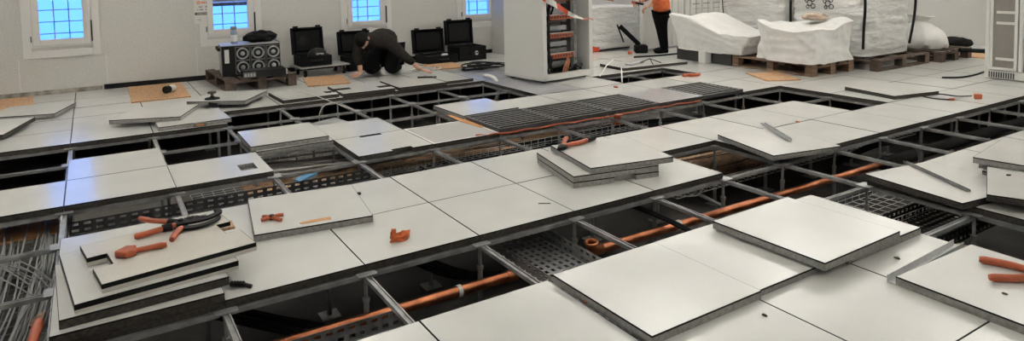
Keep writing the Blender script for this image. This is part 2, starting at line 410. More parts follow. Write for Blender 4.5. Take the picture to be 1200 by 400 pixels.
# orange cable along the grille edge
pth = smooth_path([(-3.05*G, 3.65*G, .004), (-2.975*G, 4.1*G, -.004), (-2.97*G, 5*G, -.006), (-2.965*G, 6*G, -.012), (-2.97*G, 7*G, -.006), (-2.97*G, 7.9*G, -.012)], 8)
tag(MB().tube([p+Vector((.004*math.sin(i*2.1), 0, .004*math.sin(i*1.3))) for i, p in enumerate(pth)], .007, 6).build('orange_cable', ORANGE, smooth=True), 'orange cable running along the front edge of the slotted grilles', 'cable')
tag(MB().box(-.012, .012, -.03, .03, -.085, 0).box(-.012, .045, -.03, .03, 0, .012).build('orange_clip', ORANGE, loc=(-2.94*G, 6.05*G, -.01)), 'short orange strap hanging over the edge below the grilles', 'strap')
tag(MB().prism([(-.02, -.30), (.045, -.33), (.06, .0), (.045, .27), (-.03, .3), (-.05, .0)], 0, .004).build('plywood_strip', CARD, loc=(-3.98*G+.02, 3.97*G-.0, .001), rot=(0, 0, math.pi/2)), 'orange strip of board tucked beside the first slotted grille', 'board')

# ---------------------------------------------------------------- loose floor panels
def loose(label, corner=None, size=(1, 1), rot=0, z=T_, poly=None, top=LAM, side=SIDE_SHADE, tilt=(0, 0), centre=None, group='loose floor panels', band=.0065):
    """centre in (a,b) grid units; rot in degrees about z (from b axis towards a axis)"""
    a, b = centre
    t = thing('loose_floor_panel', label, 'floor panel', (b*G, a*G, z), group=group, rot=(math.radians(tilt[0]), math.radians(tilt[1]), math.radians(rot)))
    P = poly if poly else [(x*size[0], y*size[1]) for x, y in SQ]
    MB().prism(P, -T_, -band).build('core', side, t)
    n = len(P); pi = inset(P, .0022)
    V = [(x, y, -band) for x, y in P]+[(x, y, 0) for x, y in P]+[(x, y, .0) for x, y in pi]
    MB().add(V, [(i, (i+1) % n, n+(i+1) % n, n+i) for i in range(n)]+[(n+i, n+(i+1) % n, 2*n+(i+1) % n, 2*n+i) for i in range(n)]).build('edge_trim', TRIM, t)
    MB().prism(pi, -.0065, .0004).build('laminate_top', top, t)
    return t
def rotof(dx, dy): return math.degrees(math.atan2(dy, dx))

# stack left front (cell a -1, b -1)
loose('white floor panel at the bottom of the left stack, on the floor edge', centre=(-.5, -.48), rot=.3, z=T_+.001)
loose('white floor panel second from the bottom of the left stack, brown edge', centre=(-.475, -.56), rot=3.2, z=2*T_+.003)
loose('white floor panel under the notched top panel of the left stack', centre=(-.42, -.615), rot=6.3, z=3*T_+.005, side=LAM2, band=.022)
loose('white floor panel third from top of the left stack, turned a little', centre=(-.36, -.53), rot=-5.0, z=3*T_+.005) if False else None
NA = [(-.255, -.2985), (-.075, -.2985), (-.075, -.225), (.065, -.225), (.065, -.2985), (.255, -.2985), (.255, .2985), (.05, .2985), (.05, .235), (-.09, .235), (-.09, .2985), (-.255, .2985)]
loose('narrow cream panel with two edge notches topping the left stack', centre=(-.28, -.63), rot=8.5, z=4*T_+.007, poly=NA, top=LAM2, side=LAM2, band=.019)
# raised one in the middle left
loose('white floor panel lying askew with orange scraps on it', centre=(.945, -1.378), rot=-7.8, z=T_+.001, side=SIDE_LIT)
# centre stack of three
loose('white floor panel at the bottom of the central stack, slot in its edge', centre=(3.98, -.90), rot=-12.5, z=T_+.001, side=SIDE_LIT, poly=[(-H,-H),(H,-H),(H,-.02),(H-.03,-.02),(H-.03,.13),(H,.13),(H,H),(-H,H)])
loose('white floor panel in the middle of the central stack', centre=(3.98, -.905), rot=-12.0, z=2*T_+.002, side=SIDE_LIT)
loose('white floor panel topping the central stack under the orange pliers', centre=(4.165, -.88), rot=-11.0, z=3*T_+.003, side=SIDE_LIT)
# wedge panel beyond
loose('white floor panel laid askew by the opening with a metal channel on it', centre=(6.375, -.35), rot=-11.5, z=T_+.012, side=SIDE_LIT, tilt=(0, 1.2))
# right foreground
loose('white floor panel slightly raised at the very front, beside the gap', centre=(2.515, 1.54), rot=.6, z=.034, side=SIDE_LIT)
loose('white floor panel slightly raised, partly under the doubled right middle pair', centre=(3.515, 1.51), rot=.2, z=.028, side=SIDE_LIT)
loose('white floor panel resting on top of another in the right middle', centre=(4.095, 1.60), rot=1.0, z=2*T_+.002, side=SIDE_LIT)
loose('white floor panel lying beneath the raised right middle panel', centre=(4.47, 1.56), rot=-.3, z=T_+.001, side=SIDE_LIT)
loose('white floor panel at lower right corner holding the orange pliers', centre=(4.42, 2.93), rot=-1.5, z=T_+.001, side=SIDE_LIT)
loose('white floor panel under the long thin metal angle', centre=(6.40, 1.55), rot=-8, z=T_+.001)
loose('white floor panel with a dark mark at the right edge, turned', centre=(6.68, 2.345), rot=23, z=2*T_+.010, side=SIDE_SHADE)
loose('white floor panel at the base of the right edge pile, just showing', centre=(7.42, 1.99), rot=-8, z=T_+.001, side=SIDE_LIT) if False else None
loose('white floor panel topping the right edge pile behind the turned one', centre=(7.53, 1.97), rot=9, z=3*T_+.013, side=SIDE_LIT)
loose('white floor panel second in the right edge pile behind', centre=(7.60, 2.00), rot=8, z=2*T_+.011, side=SIDE_LIT)
loose('white floor panel at the bottom of the right edge pile behind', centre=(7.57, 2.06), rot=6, z=T_+.001, side=SIDE_LIT)
# left background
loose('grey-white loose panel with pointed corner at the left edge by the wall', centre=(-1.59, -8.78), rot=-16.5, z=T_+.012, side=SIDE_LIT)
loose('white panel propped at the left edge in front of the pointed one', centre=(-2.115, -7.45), rot=-18.5, z=T_+.025, side=SIDE_SHADE, tilt=(0, 2.5))
loose('white loose panel turned like a diamond behind the taped panel', centre=(.12, -7.00), rot=-22, z=2*T_+.004, side=SIDE_LIT)
loose('white loose panel carrying the black suction lifter', centre=(1.31, -7.78), rot=-33, z=2*T_+.004, side=SIDE_LIT)
loose('white loose panel lying under the diamond-turned one', centre=(.55, -6.56), rot=2, z=T_+.001, side=SIDE_LIT)
# stacked pairs in the middle distance
loose('white floor panel at the bottom of the pair beside the cable opening', centre=(1.5, -4.5), rot=.8, z=0.0, side=SIDE_LIT)
loose('white floor panel on top of the pair beside the cable opening', centre=(1.46, -4.54), rot=-.8, z=T_+.001, side=SIDE_LIT)
loose('white floor panel at the bottom of the plywood-edged stack', centre=(4.5, -4.5), rot=0, z=0.0, side=SIDE_LIT)
loose('white floor panel on top of the plywood-edged stack, bright glare', centre=(4.47, -4.54), rot=1.2, z=T_+.001, side=SIDE_LIT)
loose('thin white panel with two end slots lying by the kneeling man, left', centre=(2.55, -7.56), rot=1.5, z=T_+.001, poly=[(-H,-H),(H,-H),(H,H),(.17,H),(.17,.20),(.05,.20),(.05,H),(-H,H)])
loose('white slotted panel under the kneeling man’s planted hand', centre=(3.62, -7.50), rot=-1, z=T_+.001, poly=[(-H,-H),(-.08,-H),(-.08,-.12),(.04,-.12),(.04,-H),(H,-H),(H,H),(.17,H),(.17,.16),(.05,.16),(.05,H),(-H,H)])
loose('white panel in front of the kneeling man, pencil lying on it', centre=(4.68, -7.48), rot=0, z=T_+.001)
loose('white panel under the kneeling man’s outstretched hand', centre=(5.5, -7.56), rot=1.2, z=T_+.001, size=(1, .62))
loose('white panel laid over the edge of the far right opening', centre=(10.87, -1.45), rot=-12, z=T_+.001, side=SIDE_SHADE)
loose('white panel laid by the opening beside the tall open rack', centre=(9.95, -6.55), rot=-4, z=T_+.001, side=SIDE_SHADE, size=(.9, 1.8))

# ---------------------------------------------------------------- underfloor services
def pipe(label, pts, r, mtl, n=14):
    return tag(MB().tube(pts, r, n).build('copper_pipe', mtl, smooth=True), label, 'pipe')
PX, PZ = .075, -.215
p1 = thing('copper_pipe', 'copper pipe running under the front left opening', 'pipe', (PX, 0, PZ), group='copper pipes')
MB().tube([(0, -2.2, 0), (0, 1.33, 0)], .026, 14).build('tube', COPPER, p1, smooth=True)
MB().tube([(0, 1.03, 0), (0, 1.05, 0)], .030, 14).build('collar', WHITEP, p1, smooth=True); MB().tube([(0, 1.31, 0), (0, 1.37, 0)], .030, 14).build('collar', COPPER, p1, smooth=True)
MB().tube([(0, -.1, .0), (0, -.07, 0)], .030, 14).build('collar', COPPER, p1, smooth=True)
p2 = thing('copper_pipe', 'copper pipe with elbow running under the long right opening', 'pipe', (PX, 0, PZ), group='copper pipes')
MB().tube([(0, 1.90, 0), (0, 4.75, 0)], .026, 14).build('tube', COPPER, p2, smooth=True)
for y in (2.5, 3.35): MB().tube([(0, y, 0), (0, y+.03, 0)], .031, 14).build('collar', WHITEP if y < 3 else COPPER, p2, smooth=True)
e = MB().tube([(0, 1.93, 0), (-.0, 1.875, .002), (.0, 1.855, .03), (.01, 1.85, .055)], .027, 14, caps=False); e.build('elbow', COPPER, p2, smooth=True, solid=.006)
MB().tube([(.01, 1.85, .05), (.011, 1.849, .062)], .034, 14, caps=False).build('elbow_ring', COPPER, p2, smooth=True, solid=.012)
MB().tube([(0, 4.7, 0), (0, 5.4, 0), (0, 8.6, 0)], .048, 14).build('foam_sleeve', FOAM, p2, smooth=True)
# perforated trays
def tray(name, label, o, L, W, hgt, axis, mtl, pitch=.05, rows=4):
    t = thing(name, label, 'cable tray', o, 0 if axis == 'y' else -math.pi/2, group='cable trays')
    nu = int(L/pitch)
    MB().plate((-W/2, 0, 0), (0, L, 0), (W, 0, 0), nu, int(W/.04), .6, .45).build('tray_floor', mtl, t, solid=.002)
    for s in (-1, 1):
        MB().plate((s*W/2, 0, 0), (0, L, 0), (0, 0, hgt), nu, 2, .55, .4).build('side_rail', mtl, t, solid=.002)
    return t
tray('cable_tray', 'perforated galvanised cable tray crossing the front opening', (-.55, 1.55, -.20), 2.2, .33, .075, 'x', STEEL)
tray('cable_tray', 'perforated cable tray along the left opening behind the stack', (-1.60, -.58, -.17), 1.85, .34, .075, 'y', GRILLE, .06)
tray('cable_tray', 'black perforated cable tray in the right opening', (.98, 2.55, -.20), 1.5, .34, .08, 'y', BLKP, .045)
tray('cable_tray', 'dark perforated cable tray below the notched panel', (-1.8, 1.50, -.22), 1.2, .36, .07, 'x', BLKP, .05)
tray('cable_tray', 'dark perforated tray under the bottom left opening', (.32, -.6, -.24), 1.3, .30, .08, 'y', STEEL_D, .05)
# tray lid seen in the far opening
tag(MB().box(-.2, .2, -.17, .17, 0, .012).build('tray_cover', GREYV, loc=(-3.30, 1.40, -.075), rot=(.10, -.05, .05)), 'grey sheet metal cover lying in the far left opening', 'cover')
# wire mesh trays
def mesh_tray(label, o, L, W, hgt, mtl=WIRE, pitch=.075, rotz=0):
    t = thing('wire_tray', label, 'wire tray', o, rotz, group='wire mesh trays')
    m = MB(); n = int(W/.055)
    for i in range(n+1): x = -W/2+W*i/n; m.tube([(x, 0, 0), (x, L, 0)], .0025, 4)
    for s in (-1, 1):
        for k in (1, 2): m.tube([(s*W/2, 0, hgt*k/2), (s*W/2, L, hgt*k/2)], .0025, 4)
    stuff(m.build('long_wires', mtl, t))
    m = MB(); nn = int(L/pitch)
    for j in range(nn+1): y = L*j/nn; m.tube([(-W/2, y, hgt), (-W/2, y, 0), (W/2, y, 0), (W/2, y, hgt)], .0025, 4)
    stuff(m.build('cross_wires', mtl, t)); return t
mesh_tray('wire mesh tray under the opening left of the central pipe', (-.95, 3.1, -.33), 3.2, .90, .08)
mesh_tray('wire mesh tray full of orange dust below the middle openings', (-2.55, .15, -.28), 4.2, .84, .07)
mesh_tray('wire mesh tray in the opening beside the raised right panels', (.62, 2.9, -.22), 2.0, .40, .06)
mesh_tray('wire mesh tray in the opening at the left picture edge', (-2.4, -.77, -.235), 2.8, .38, .05, STEEL_D, rotz=-math.pi/2)
# orange-brown boards on the slab
tag(MB().box(-.36, .36, -1.2, 1.2, 0, .010).build('board', DUSTY, loc=(-.95, 4.6, -.327), rot=(0, 0, .02)), 'dusty brown board lying in the wire tray by the long pipe', 'board')
tag(MB().box(-.33, .33, -1.5, 1.5, 0, .010).build('board', DUSTY, loc=(-2.55, 2.0, -.277), rot=(0, 0, -.015)), 'dusty brown board lying in the wire tray below the middle openings', 'board')
tag(MB().box(-.14, .14, -.16, .16, 0, .012).build('board', CARD, loc=(-1.98, -.80, -.175), rot=(0, 0, .05)), 'small tan board in the left opening', 'board')
tag(MB().box(-.25, .25, -.35, .35, 0, .012).build('board', PLY, loc=(.75, 3.9, DEPTH+.001), rot=(0, 0, .2)), 'brown board on the slab in the right opening', 'board')
# cable bundles
def cables(label, path, n, spread, r, mtl, seed, name='cable_bundle'):
    t = thing(name, label, 'cable', path[0], group='underfloor cables'); rr = random.Random(seed); o0 = Vector(path[0])
    for k in range(n):
        ox, oy, oz = rr.uniform(-spread, spread), rr.uniform(-spread, spread), rr.uniform(0, spread*.35)
        pts = smooth_path([Vector(p)-o0+Vector((ox+rr.uniform(-.02, .02), oy+rr.uniform(-.02, .02), oz+rr.uniform(0, .008))) for p in path], 5)
        MB().tube(pts, r*rr.uniform(.8, 1.2), 5, caps=False).build('cable', mtl, t, smooth=True)
    return t
cables('pale grey cable bundle curving through the left opening', [(-2.2, -.76, -.20), (-1.5, -.74, -.185), (-1.0, -.75, -.18), (-.5, -.79, -.19), (.3, -.86, -.20)], 30, .15, .0045, CABLEG, 4)
cables('thin white cables crossing the left edge opening', [(-1.9, -1.3, -.14), (-1.5, -1.0, -.13), (-1.2, -.8, -.13), (-.9, -.66, -.15)], 8, .07, .003, CABLEG, 5)
cables('bundle of pale cables under the panel pair', [(-2.7, .3, -.25), (-2.6, .75, -.235), (-2.5, 1.2, -.235), (-2.45, 1.8, -.24), (-2.5, 2.6, -.25)], 16, .16, .007, CABLEW, 6)
cables('black cables drooping under the front left opening', [(-.75, -.3, -.2), (-.45, .25, -.38), (-.15, .55, -.44), (.35, .35, -.46)], 6, .07, .011, CABLEB, 8)
cables('black cables hanging below the orange bag', [(-.9, .35, -.10), (-.6, .9, -.20), (-.35, 1.3, -.38), (-.2, 1.8, -.42)], 5, .06, .009, CABLEB, 9)
cables('thick black cable curving by the central pipe', [(-.7, 2.0, -.12), (-.35, 2.3, -.12), (.1, 2.42, -.16), (.5, 2.5, -.25)], 2, .02, .016, CABLEB, 10)
cables('black cable loop hanging in the long right opening', [(-.3, 4.7, -.3), (-.05, 4.85, -.12), (.2, 4.9, -.08), (.35, 4.75, -.2), (.4, 4.7, -.35)], 3, .03, .012, CABLEB, 11)
cables('brownish cables scattered below the middle openings', [(-2.6, .6, -.25), (-2.5, 1.5, -.25), (-2.6, 2.5, -.25), (-2.5, 3.9, -.25)], 9, .22, .005, WOOD, 12)
cables('dark cables crossing under the grilles', [(-2.4, 2.0, -.35), (-2.1, 3.2, -.3), (-2.2, 4.4, -.32), (-2.0, 5.6, -.35)], 7, .15, .012, CABLEB, 13)
cables('brownish cables on the wire tray by the long pipe', [(-1.0, 3.2, -.305), (-.9, 4.1, -.305), (-1.0, 5.0, -.305), (-.9, 6.1, -.305)], 8, .25, .005, WOOD, 14)
cables('white looping cable beside the central pipe', [(-.12, 2.4, -.07), (-.25, 2.6, -.12), (-.1, 2.85, -.14), (-.2, 3.05, -.08)], 1, .01, .005, CABLEW, 15)
tag(MB().tube([(-.18, 2.75, -.06), (.02, 3.05, -.25)], .012, 8).build('conduit', CABLEG, smooth=True), 'pale grey conduit slanting down beside the copper pipe', 'conduit')
tag(MB().box(-.03, .03, -.09, .09, 0, .02).build('blue_connector', BLUEP, loc=(-2.25, .93, -.225), rot=(.1, .15, .5)), 'blue plastic connector lying in the cable opening', 'connector')
tag(MB().tube(smooth_path([at(2.1, -7.9, .042), at(2.5, -7.95, .045), at(2.62, -7.3, .045), at(2.71, -6.75, .03), at(2.95, -6.3, -.03), at(3.16, -5.95, -.07)], 8), .0045, 6).build('white_cable', CABLEW, smooth=True), 'white cable draped from the slotted panels into the opening', 'cable')
tag(MB().tube(smooth_path([at(2.80, -6.6, .01), at(2.6, -6.45, .0), at(2.5, -6.38, -.06), at(2.47, -6.33, -.16)], 8), .0045, 6).build('white_cable', CABLEW, smooth=True), 'white cable loop hanging over the far stringers', 'cable')
fh = thing('flexible_conduit', 'white corrugated hose rising from the opening by the far panel end', 'hose', (-4.08, 3.70, -.2))
hp = smooth_path([(0, 0, -.1), (.03, .02, .08), (.0, .02, .20), (-.08, .0, .245), (-.22, -.02, .245)], 8)
MB().tube(hp, [.022+.003*(i % 2) for i in range(len(hp))], 8).build('hose', WHITEP, fh, smooth=True)
MB().tube([(0, 0, -.1), (.012, .008, .0)], .028, 8).build('sleeve', CARD, fh, smooth=True)

# ---------------------------------------------------------------- tools and scraps on the floor
def handle(parent, pts, r, mtl=ORANGE, name='handle', n=8):
    rr = [r*.75]+[r]*(len(pts)-2)+[r*.8]
    return MB().tube(pts, rr, n).build(name, mtl, parent, smooth=True)
ZS = 4*T_+.007+.001
# ratchet cable cutter on the left stack
cc = thing('cable_cutter', 'ratchet cable cutter with orange handles on the left stack', 'cable cutter', at(-.11, -.92, ZS), rot=(0, 0, math.radians(90)))
# local: x = along a (image right, away), y = -b (away left)
handle(cc, smooth_path([(-.05, .035, .02), (-.09, .075, .022), (-.15, .135, .022), (-.19, .20, .022)], 4), .013)
handle(cc, smooth_path([(-.05, -.0, .02), (-.11, -.01, .018), (-.18, -.03, .016), (-.225, -.035, .016)], 4), .014)
handle(cc, smooth_path([(-.03, -.035, .014), (-.06, -.09, .013), (-.085, -.165, .012)], 4), .014)
for p, q in (((-.075, .06, .022), (-.045, .03, .02)), ((-.11, -.01, .019), (-.07, -.004, .019))): MB().tube([p, q], .018, 8).build('grip_collar', BLKP, cc, smooth=True)
MB().lathe([(.03, 0), (.034, .008), (.034, .026), (.026, .032)], 16, Matrix.Translation((-.03, .015, 0))).lathe([(.012, .03), (.012, .04)], 10, Matrix.Translation((-.03, .015, 0))).build('ratchet', BLKP, cc, smooth=True)
def blade(pts, wd, z0, z1, nm):
    C = smooth_path([(x, y, 0) for x, y in pts], 5); n = len(C); L_, R_ = [], []
    for i, p in enumerate(C):
        d = (C[min(i+1, n-1)]-C[max(i-1, 0)]).normalized(); q = Vector((-d.y, d.x, 0)); k = wd*(1-.75*(i/(n-1))**2)
        L_.append(p+q*k); R_.append(p-q*k)
    poly = [(p.x, p.y) for p in R_]+[(p.x, p.y) for p in reversed(L_)]
    MB().prism(poly, z0, z1).build(nm, BLKP, cc)
blade([(-.05, -.02), (.01, -.05), (.07, -.045), (.12, -.01), (.145, .03)], .020, .006, .016, 'lower_jaw')
blade([(-.05, .02), (.02, .0), (.08, .005), (.13, .04), (.15, .075), (.13, .10)], .022, .017, .028, 'upper_jaw')
for i in range(6): MB().box(-.006, .006, -.008, .008, .018, .034).build('ratchet_tooth', STEEL_D, cc, loc=(-.005+.016*i, .04+.010*math.sin(i), 0), rot=(0, 0, .5*i))
# orange hammer-shaped tool
sc = thing('orange_tool', 'orange arrow-headed hand tool on the left stack beside the notch', 'hand tool', at(-.50, -.575, ZS), rot=(0, 0, math.radians(88)))
MB().prism([(-.075, 0), (-.035, -.045), (.01, -.035), (.0, 0), (.01, .03), (-.03, .045)], 0, .028).build('head', ORANGE, sc, bevel=.006)
MB().tube([(0, 0, .012), (.05, .002, .012), (.10, .0, .012), (.125, 0, .012)], [.012, .011, .015, .010], 10).build('handle', ORANGE, sc, smooth=True)
# brick-red foam in the notch: wood block below
tag(MB().prism([(-.05, -.03), (.05, -.03), (.05, .03), (-.05, .03)], 0, .012).build('wood_chip', PLY, loc=at(.17, -.92, 3*T_+.006)), 'small reddish wood chip in the notch near the cable cutter jaws', 'wood chip')
dk = thing('anchor_bolt', 'black ribbed bolt sticking out beside the left stack', 'bolt', at(.14, -.145, .0), rot=(0, 0, math.radians(55)))
MB().tube([(-.05+.006*i, 0, .015) for i in range(11)], [.011+.003*(i % 2) for i in range(11)], 10).build('thread', BLKP, dk, smooth=True)
MB().tube([(.01, 0, .012), (.045, -.012, .010)], .009, 6).build('tip', BLKP, dk)
# wooden-handled tool at bottom left
wt = thing('hand_tool', 'tool with orange and bare wood handle leaning at the lower left edge', 'hand tool', (-.17, -.645, .0), rot=(0, -.06, math.radians(86)))
MB().tube([(0, -.17, 0), (0, -.10, 0), (0, 0, 0), (0, .06, 0)], [.013, .02, .021, .017], 8).build('handle', ORANGE, wt, smooth=True)
MB().box(-.014, .014, .055, .13, -.008, .008).build('wood_tip', WOOD, wt, bevel=.003); MB().box(-.016, .0, -.25, -.16, -.007, .007).build('wood_end', WOOD, wt, bevel=.003)
MB().box(-.03, -.008, .03, .10, -.007, .007).build('wood_fork', WOOD, wt, bevel=.003)
# pliers
def pliers(label, loc, rz, s=1.0, spread=.30):
    t = thing('pliers', label, 'pliers', loc, rz)
    for sg in (-1, 1):
        pts = smooth_path([(0, sg*.008, .014), (-.05, sg*(.012+spread*.05), .013), (-.10, sg*(.02+spread*.16), .012), (-.17, sg*(.02+spread*.26), .011)], 4)
        MB().tube([p*s for p in pts], [.008*s]+[.012*s]*(len(pts)-2)+[.009*s], 8).build('handle', ORANGE, t, smooth=True)
        MB().prism([(x*s, sg*y*s) for x, y in ((-.012, 0), (.02, 0), (.055, .001), (.058, .006), (.02, .020), (-.012, .018))][::sg], .004*s, .020*s).build('jaw', BLKP, t, bevel=.002)
    MB().lathe([(.010*s, .002), (.010*s, .024*s)], 10).build('pivot', STEEL_D, t)
    return t
pl = pliers('orange-handled pliers with black ends on the central panel stack', at(3.80, -1.25, 3*T_+.004), math.radians(-61), 1.4, .14)
for sg in (-1, 1):
    q = 1.4; MB().tube([Vector((-.165, sg*(.02+.14*.25), .011))*q, Vector((-.225, sg*(.022+.14*.33), .011))*q], [.020, .018], 8).build('end_cap', BLKP, pl, smooth=True)
pliers('orange pliers with open handles on the lower right panel', at(4.72, 3.05, T_+.002), math.radians(34), 1.4, .18)
# orange bag
def crumple(name, label, cat, loc, size, mtl, seed, sub=3, amp=.25, flat=1):
    import bmesh
    bm = bmesh.new(); bmesh.ops.create_icosphere(bm, subdivisions=sub, radius=1)
    for v in bm.verts:
        n = noise.noise(v.co*1.7+Vector((seed, 0, 0)))+.5*noise.noise(v.co*4+Vector((0, seed, 0)))
        v.co *= 1+amp*n; v.co = Vector((v.co.x*size[0], v.co.y*size[1], max(v.co.z, -.75)*size[2]))
    zmin = min(v.co.z for v in bm.verts)
    for v in bm.verts: v.co.z -= zmin
    me = bpy.data.meshes.new(name); bm.to_mesh(me); bm.free(); me.materials.append(mtl)
    for p in me.polygons: p.use_smooth = sub > 2
    o = bpy.data.objects.new(name, me); COL.objects.link(o); o.location = loc; return tag(o, label, cat)
ob = crumple('orange_bag', 'small crumpled orange bag on the front white panel', 'bag', at(1.42, -.30, .0005), (.030, .050, .022), ORFAB, 3.2, 4, .55)
ob.rotation_euler = (0, 0, .25)
lp_ = crumple('bag_corner', '', '', (0, 0, 0), (.014, .016, .030), ORFAB, 6.4, 3, .5)
for k in ('label', 'category'): del lp_[k]
lp_.parent = ob; lp_.location = (-.012, -.036, .008)
oc = thing('orange_clamp', 'orange plastic cable clamp on the askew panel', 'clamp', at(.59, -1.24, T_+.0015), math.radians(60))
MB().tube(smooth_path([(-.05, .02, .01), (-.02, .0, .015), (.02, -.01, .012), (.06, -.04, .01)], 4), .011, 7).build('arm', ORANGE, oc, smooth=True)
MB().tube(smooth_path([(-.045, -.03, .01), (-.01, -.005, .012), (.025, .03, .012), (.05, .04, .01)], 4), .010, 7).build('arm', ORANGE, oc, smooth=True)
MB().lathe([(.014, 0), (.014, .026)], 8).build('hub', BLKP, oc)
tag(MB().prism([(-.075, -.012), (.075, -.018), (.078, .018), (-.02, .02), (-.085, .006)], 0, .003).build('cardboard_scrap', CARD, loc=at(.91, -.98, T_+.0012), rot=(0, 0, math.radians(84))), 'flat tan cardboard scrap on the askew panel', 'cardboard')
def bit(label, a, b, z, s, mtl, name='scrap', rz=0):
    return tag(MB().prism([(-s, -s*.4), (s*.3, -s*.55), (s, 0), (s*.2, s*.5), (-s*.8, s*.35)], 0, s*.5).build(name, mtl, loc=at(a, b, z), rot=(0, 0, rz)), label, 'scrap')
bit('black plug lying on the bluish panel beside the askew panel', 1.53, -1.63, .001, .018, BLKP)
bit('orange scrap at the edge of the slightly raised front panel', 2.02, 1.42, .001, .014, ORANGE)
bit('black oval spot of dirt on the front right floor panel', 2.85, 2.19, .0005, .011, BLKP)
bit('dark wood chip on the floor panel near the metal channel', 4.36, 2.20, .0005, .013, WOODD)
bit('orange plug on the far white floor panels', 7.70, -1.0, .001, .018, ORANGE)
bit('orange scrap on the tile in front of the open rack', 7.56, -4.72, .001, .03, ORANGE)
bit('brown crumb on the lower right panel', 4.25, 2.95, T_+.001, .010, WOODD)
bit('dark mark on the turned right edge panel', 6.78, 1.95, 2*T_+.0105, .014, BLKP, rz=1)
o = tag(MB().box(-.035, .035, -.004, .004, 0, .003).build('pencil_stub', BLKP, loc=at(2.89, -.32, .0006), rot=(0, 0, math.radians(55))), 'short black stick on the panel right of the orange bag', 'stick')
# orange strap pieces far
t = thing('orange_clamp', 'orange clamp lying on the far panels beside the grille', 'clamp', at(9.55, -4.75, .001), math.radians(70))
MB().tube(smooth_path([(-.10, .0, .02), (-.03, .02, .02), (.05, -.01, .02), (.12, .02, .02)], 4), .02, 7).build('arm', ORANGE, t, smooth=True); MB().lathe([(.03, 0), (.03, .035)], 8).build('hub', ORANGE, t)
# glue gun / orange lamp with black cable, far right
t = thing('orange_power_tool', 'orange block tool with thin black cable on the far right panels', 'power tool', at(11.35, -.33, .001), math.radians(60))
MB().prism([(-.05, -.035), (.03, -.035), (.03, .03), (-.01, .035)], 0, .05).build('body', ORANGE, t, bevel=.008)
MB().tube(smooth_path([(-.05, 0, .03), (-.12, .10, .01), (-.18, .24, .006), (-.30, .30, .006), (-.42, .20, .006), (-.40, .05, .006), (-.30, -.04, .006)], 6), .006, 6).build('cable', CABLEB, t, smooth=True)
MB().box(-.30, -.25, -.05, -.025, 0, .02).build('plug', ORANGE, t, bevel=.004)
tag(MB().tube(smooth_path([at(13.0, -1.65, .01), at(13.25, -1.45, .012), at(13.7, -1.42, .012), at(14.3, -1.5, .01)], 6), .010, 6).build('black_cable', CABLEB, smooth=True), 'short black cable on the floor left of the right-hand rack', 'cable')
# metal profiles
def channel(name, label, p, q, wd=.03, hg=.018, mtl=ALU):
    p, q = Vector(p), Vector(q); d = q-p; L = d.length
    t = MB(); t.box(0, L, -wd/2, wd/2, 0, .003); t.box(0, L, -wd/2, -wd/2+.003, .003, hg); t.box(0, L, wd/2-.003, wd/2, .003, hg)
    o = t.build(name, mtl, loc=p); o.rotation_euler = (0, -math.asin(d.z/L), math.atan2(d.y, d.x)); return tag(o, label, 'metal profile')
channel('metal_channel', 'short steel channel lying on the askew far panel', at(6.86, -.94, T_+.0255), at(6.44, -.22, T_+.0165), .032)
channel('metal_channel', 'aluminium channel leaning along the lower right panel edge', at(3.93, 2.40, .002), at(4.93, 2.36, .006), .045, .03)
channel('metal_angle', 'long thin steel angle on the panel at right', at(6.68, 1.02, T_+.003), at(6.20, 1.86, T_+.003), .022, .014, STEEL_D)
# pencil, small dark stick near hand
t = thing('marker_pen', 'black marker pen on the panel in front of the kneeling man', 'pen', at(5.05, -7.72, T_+.0035), math.radians(60))
MB().tube([(-.09, 0, .010), (.09, 0, .010)], .010, 8).build('barrel', BLKP, t, smooth=True); MB().tube([(.09, 0, .010), (.14, 0, .010)], .012, 8).build('cap', STEEL_D, t, smooth=True)
# suction lifter
t = thing('suction_lifter', 'black suction lifter with brown handle on the loose panel', 'suction lifter', at(1.02, -7.62, 2*T_+.0048), .6)
MB().lathe([(.075, 0), (.07, .012), (.03, .018), (.018, .03)], 16).build('cup', RUBBER, t, smooth=True)
MB().lathe([(.014, .028), (.014, .055), (.045, .06), (.04, .078)], 14).build('handle', WOODD, t, smooth=True)
tag(MB().box(-.05, .05, -.01, .01, -.05, .0).build('black_tape', BLKP, loc=at(.98, -7.28, 2*T_+.002), rot=(0, 0, math.radians(36))), 'black tape patch on the edge below the suction lifter', 'tape')
tag(MB().box(-.006, .012, -.055, .055, -.03, .004).box(.012, .0125, -.03, .03, -.02, -.008, 1).build('label_tag', [STEEL_D, INKO], loc=at(.62, -6.03, T_-.002), rot=(0, 0, 0)), 'dark tag with orange print on the panel edge over the opening', 'tag')

# ---------------------------------------------------------------- plywood sheets
def sheet(label, c, s, rz, z=.001, mtl=PLY):
    return tag(MB().box(-s[0]/2, s[0]/2, -s[1]/2, s[1]/2, 0, .012).build('plywood_sheet', mtl, loc=at(*c, z), rot=(0, 0, math.radians(rz)), bevel=.001), label, 'plywood')
sheet('plywood sheet by the wall with a tape roll on it', (.36, -9.85), (1.20, .58), -1)
sheet('plywood sheet in front of the wheeled dolly', (3.42, -9.08), (.74, .50), -10)
sheet('plywood sheet by the open black cases behind the kneeling man', (6.30, -9.42), (.58, .46), -8)
sheet('plywood sheet at the far left edge by the wall', (-2.05, -10.0), (1.0, .5), 4)
sheet('orange plywood sheet in front of the wrapped pallets', (10.74, -3.72), (.60, .40), -28, .002)
sheet('plywood sheet on the floor at the base of the far wall', (17.2, -2.55), (.70, .95), -2, .002)
t = thing('tape_roll', 'silver and black tape roll lying on the plywood by the wall', 'tape roll', at(.55, -9.55, .056), rot=(math.pi/2, 0, .9))
MB().lathe([(.04, -.06), (.04, .03)], 14).build('core', WHITEP, t, smooth=True); MB().lathe([(.042, .03), (.042, .09)], 14).build('end', BLKP, t, smooth=True)

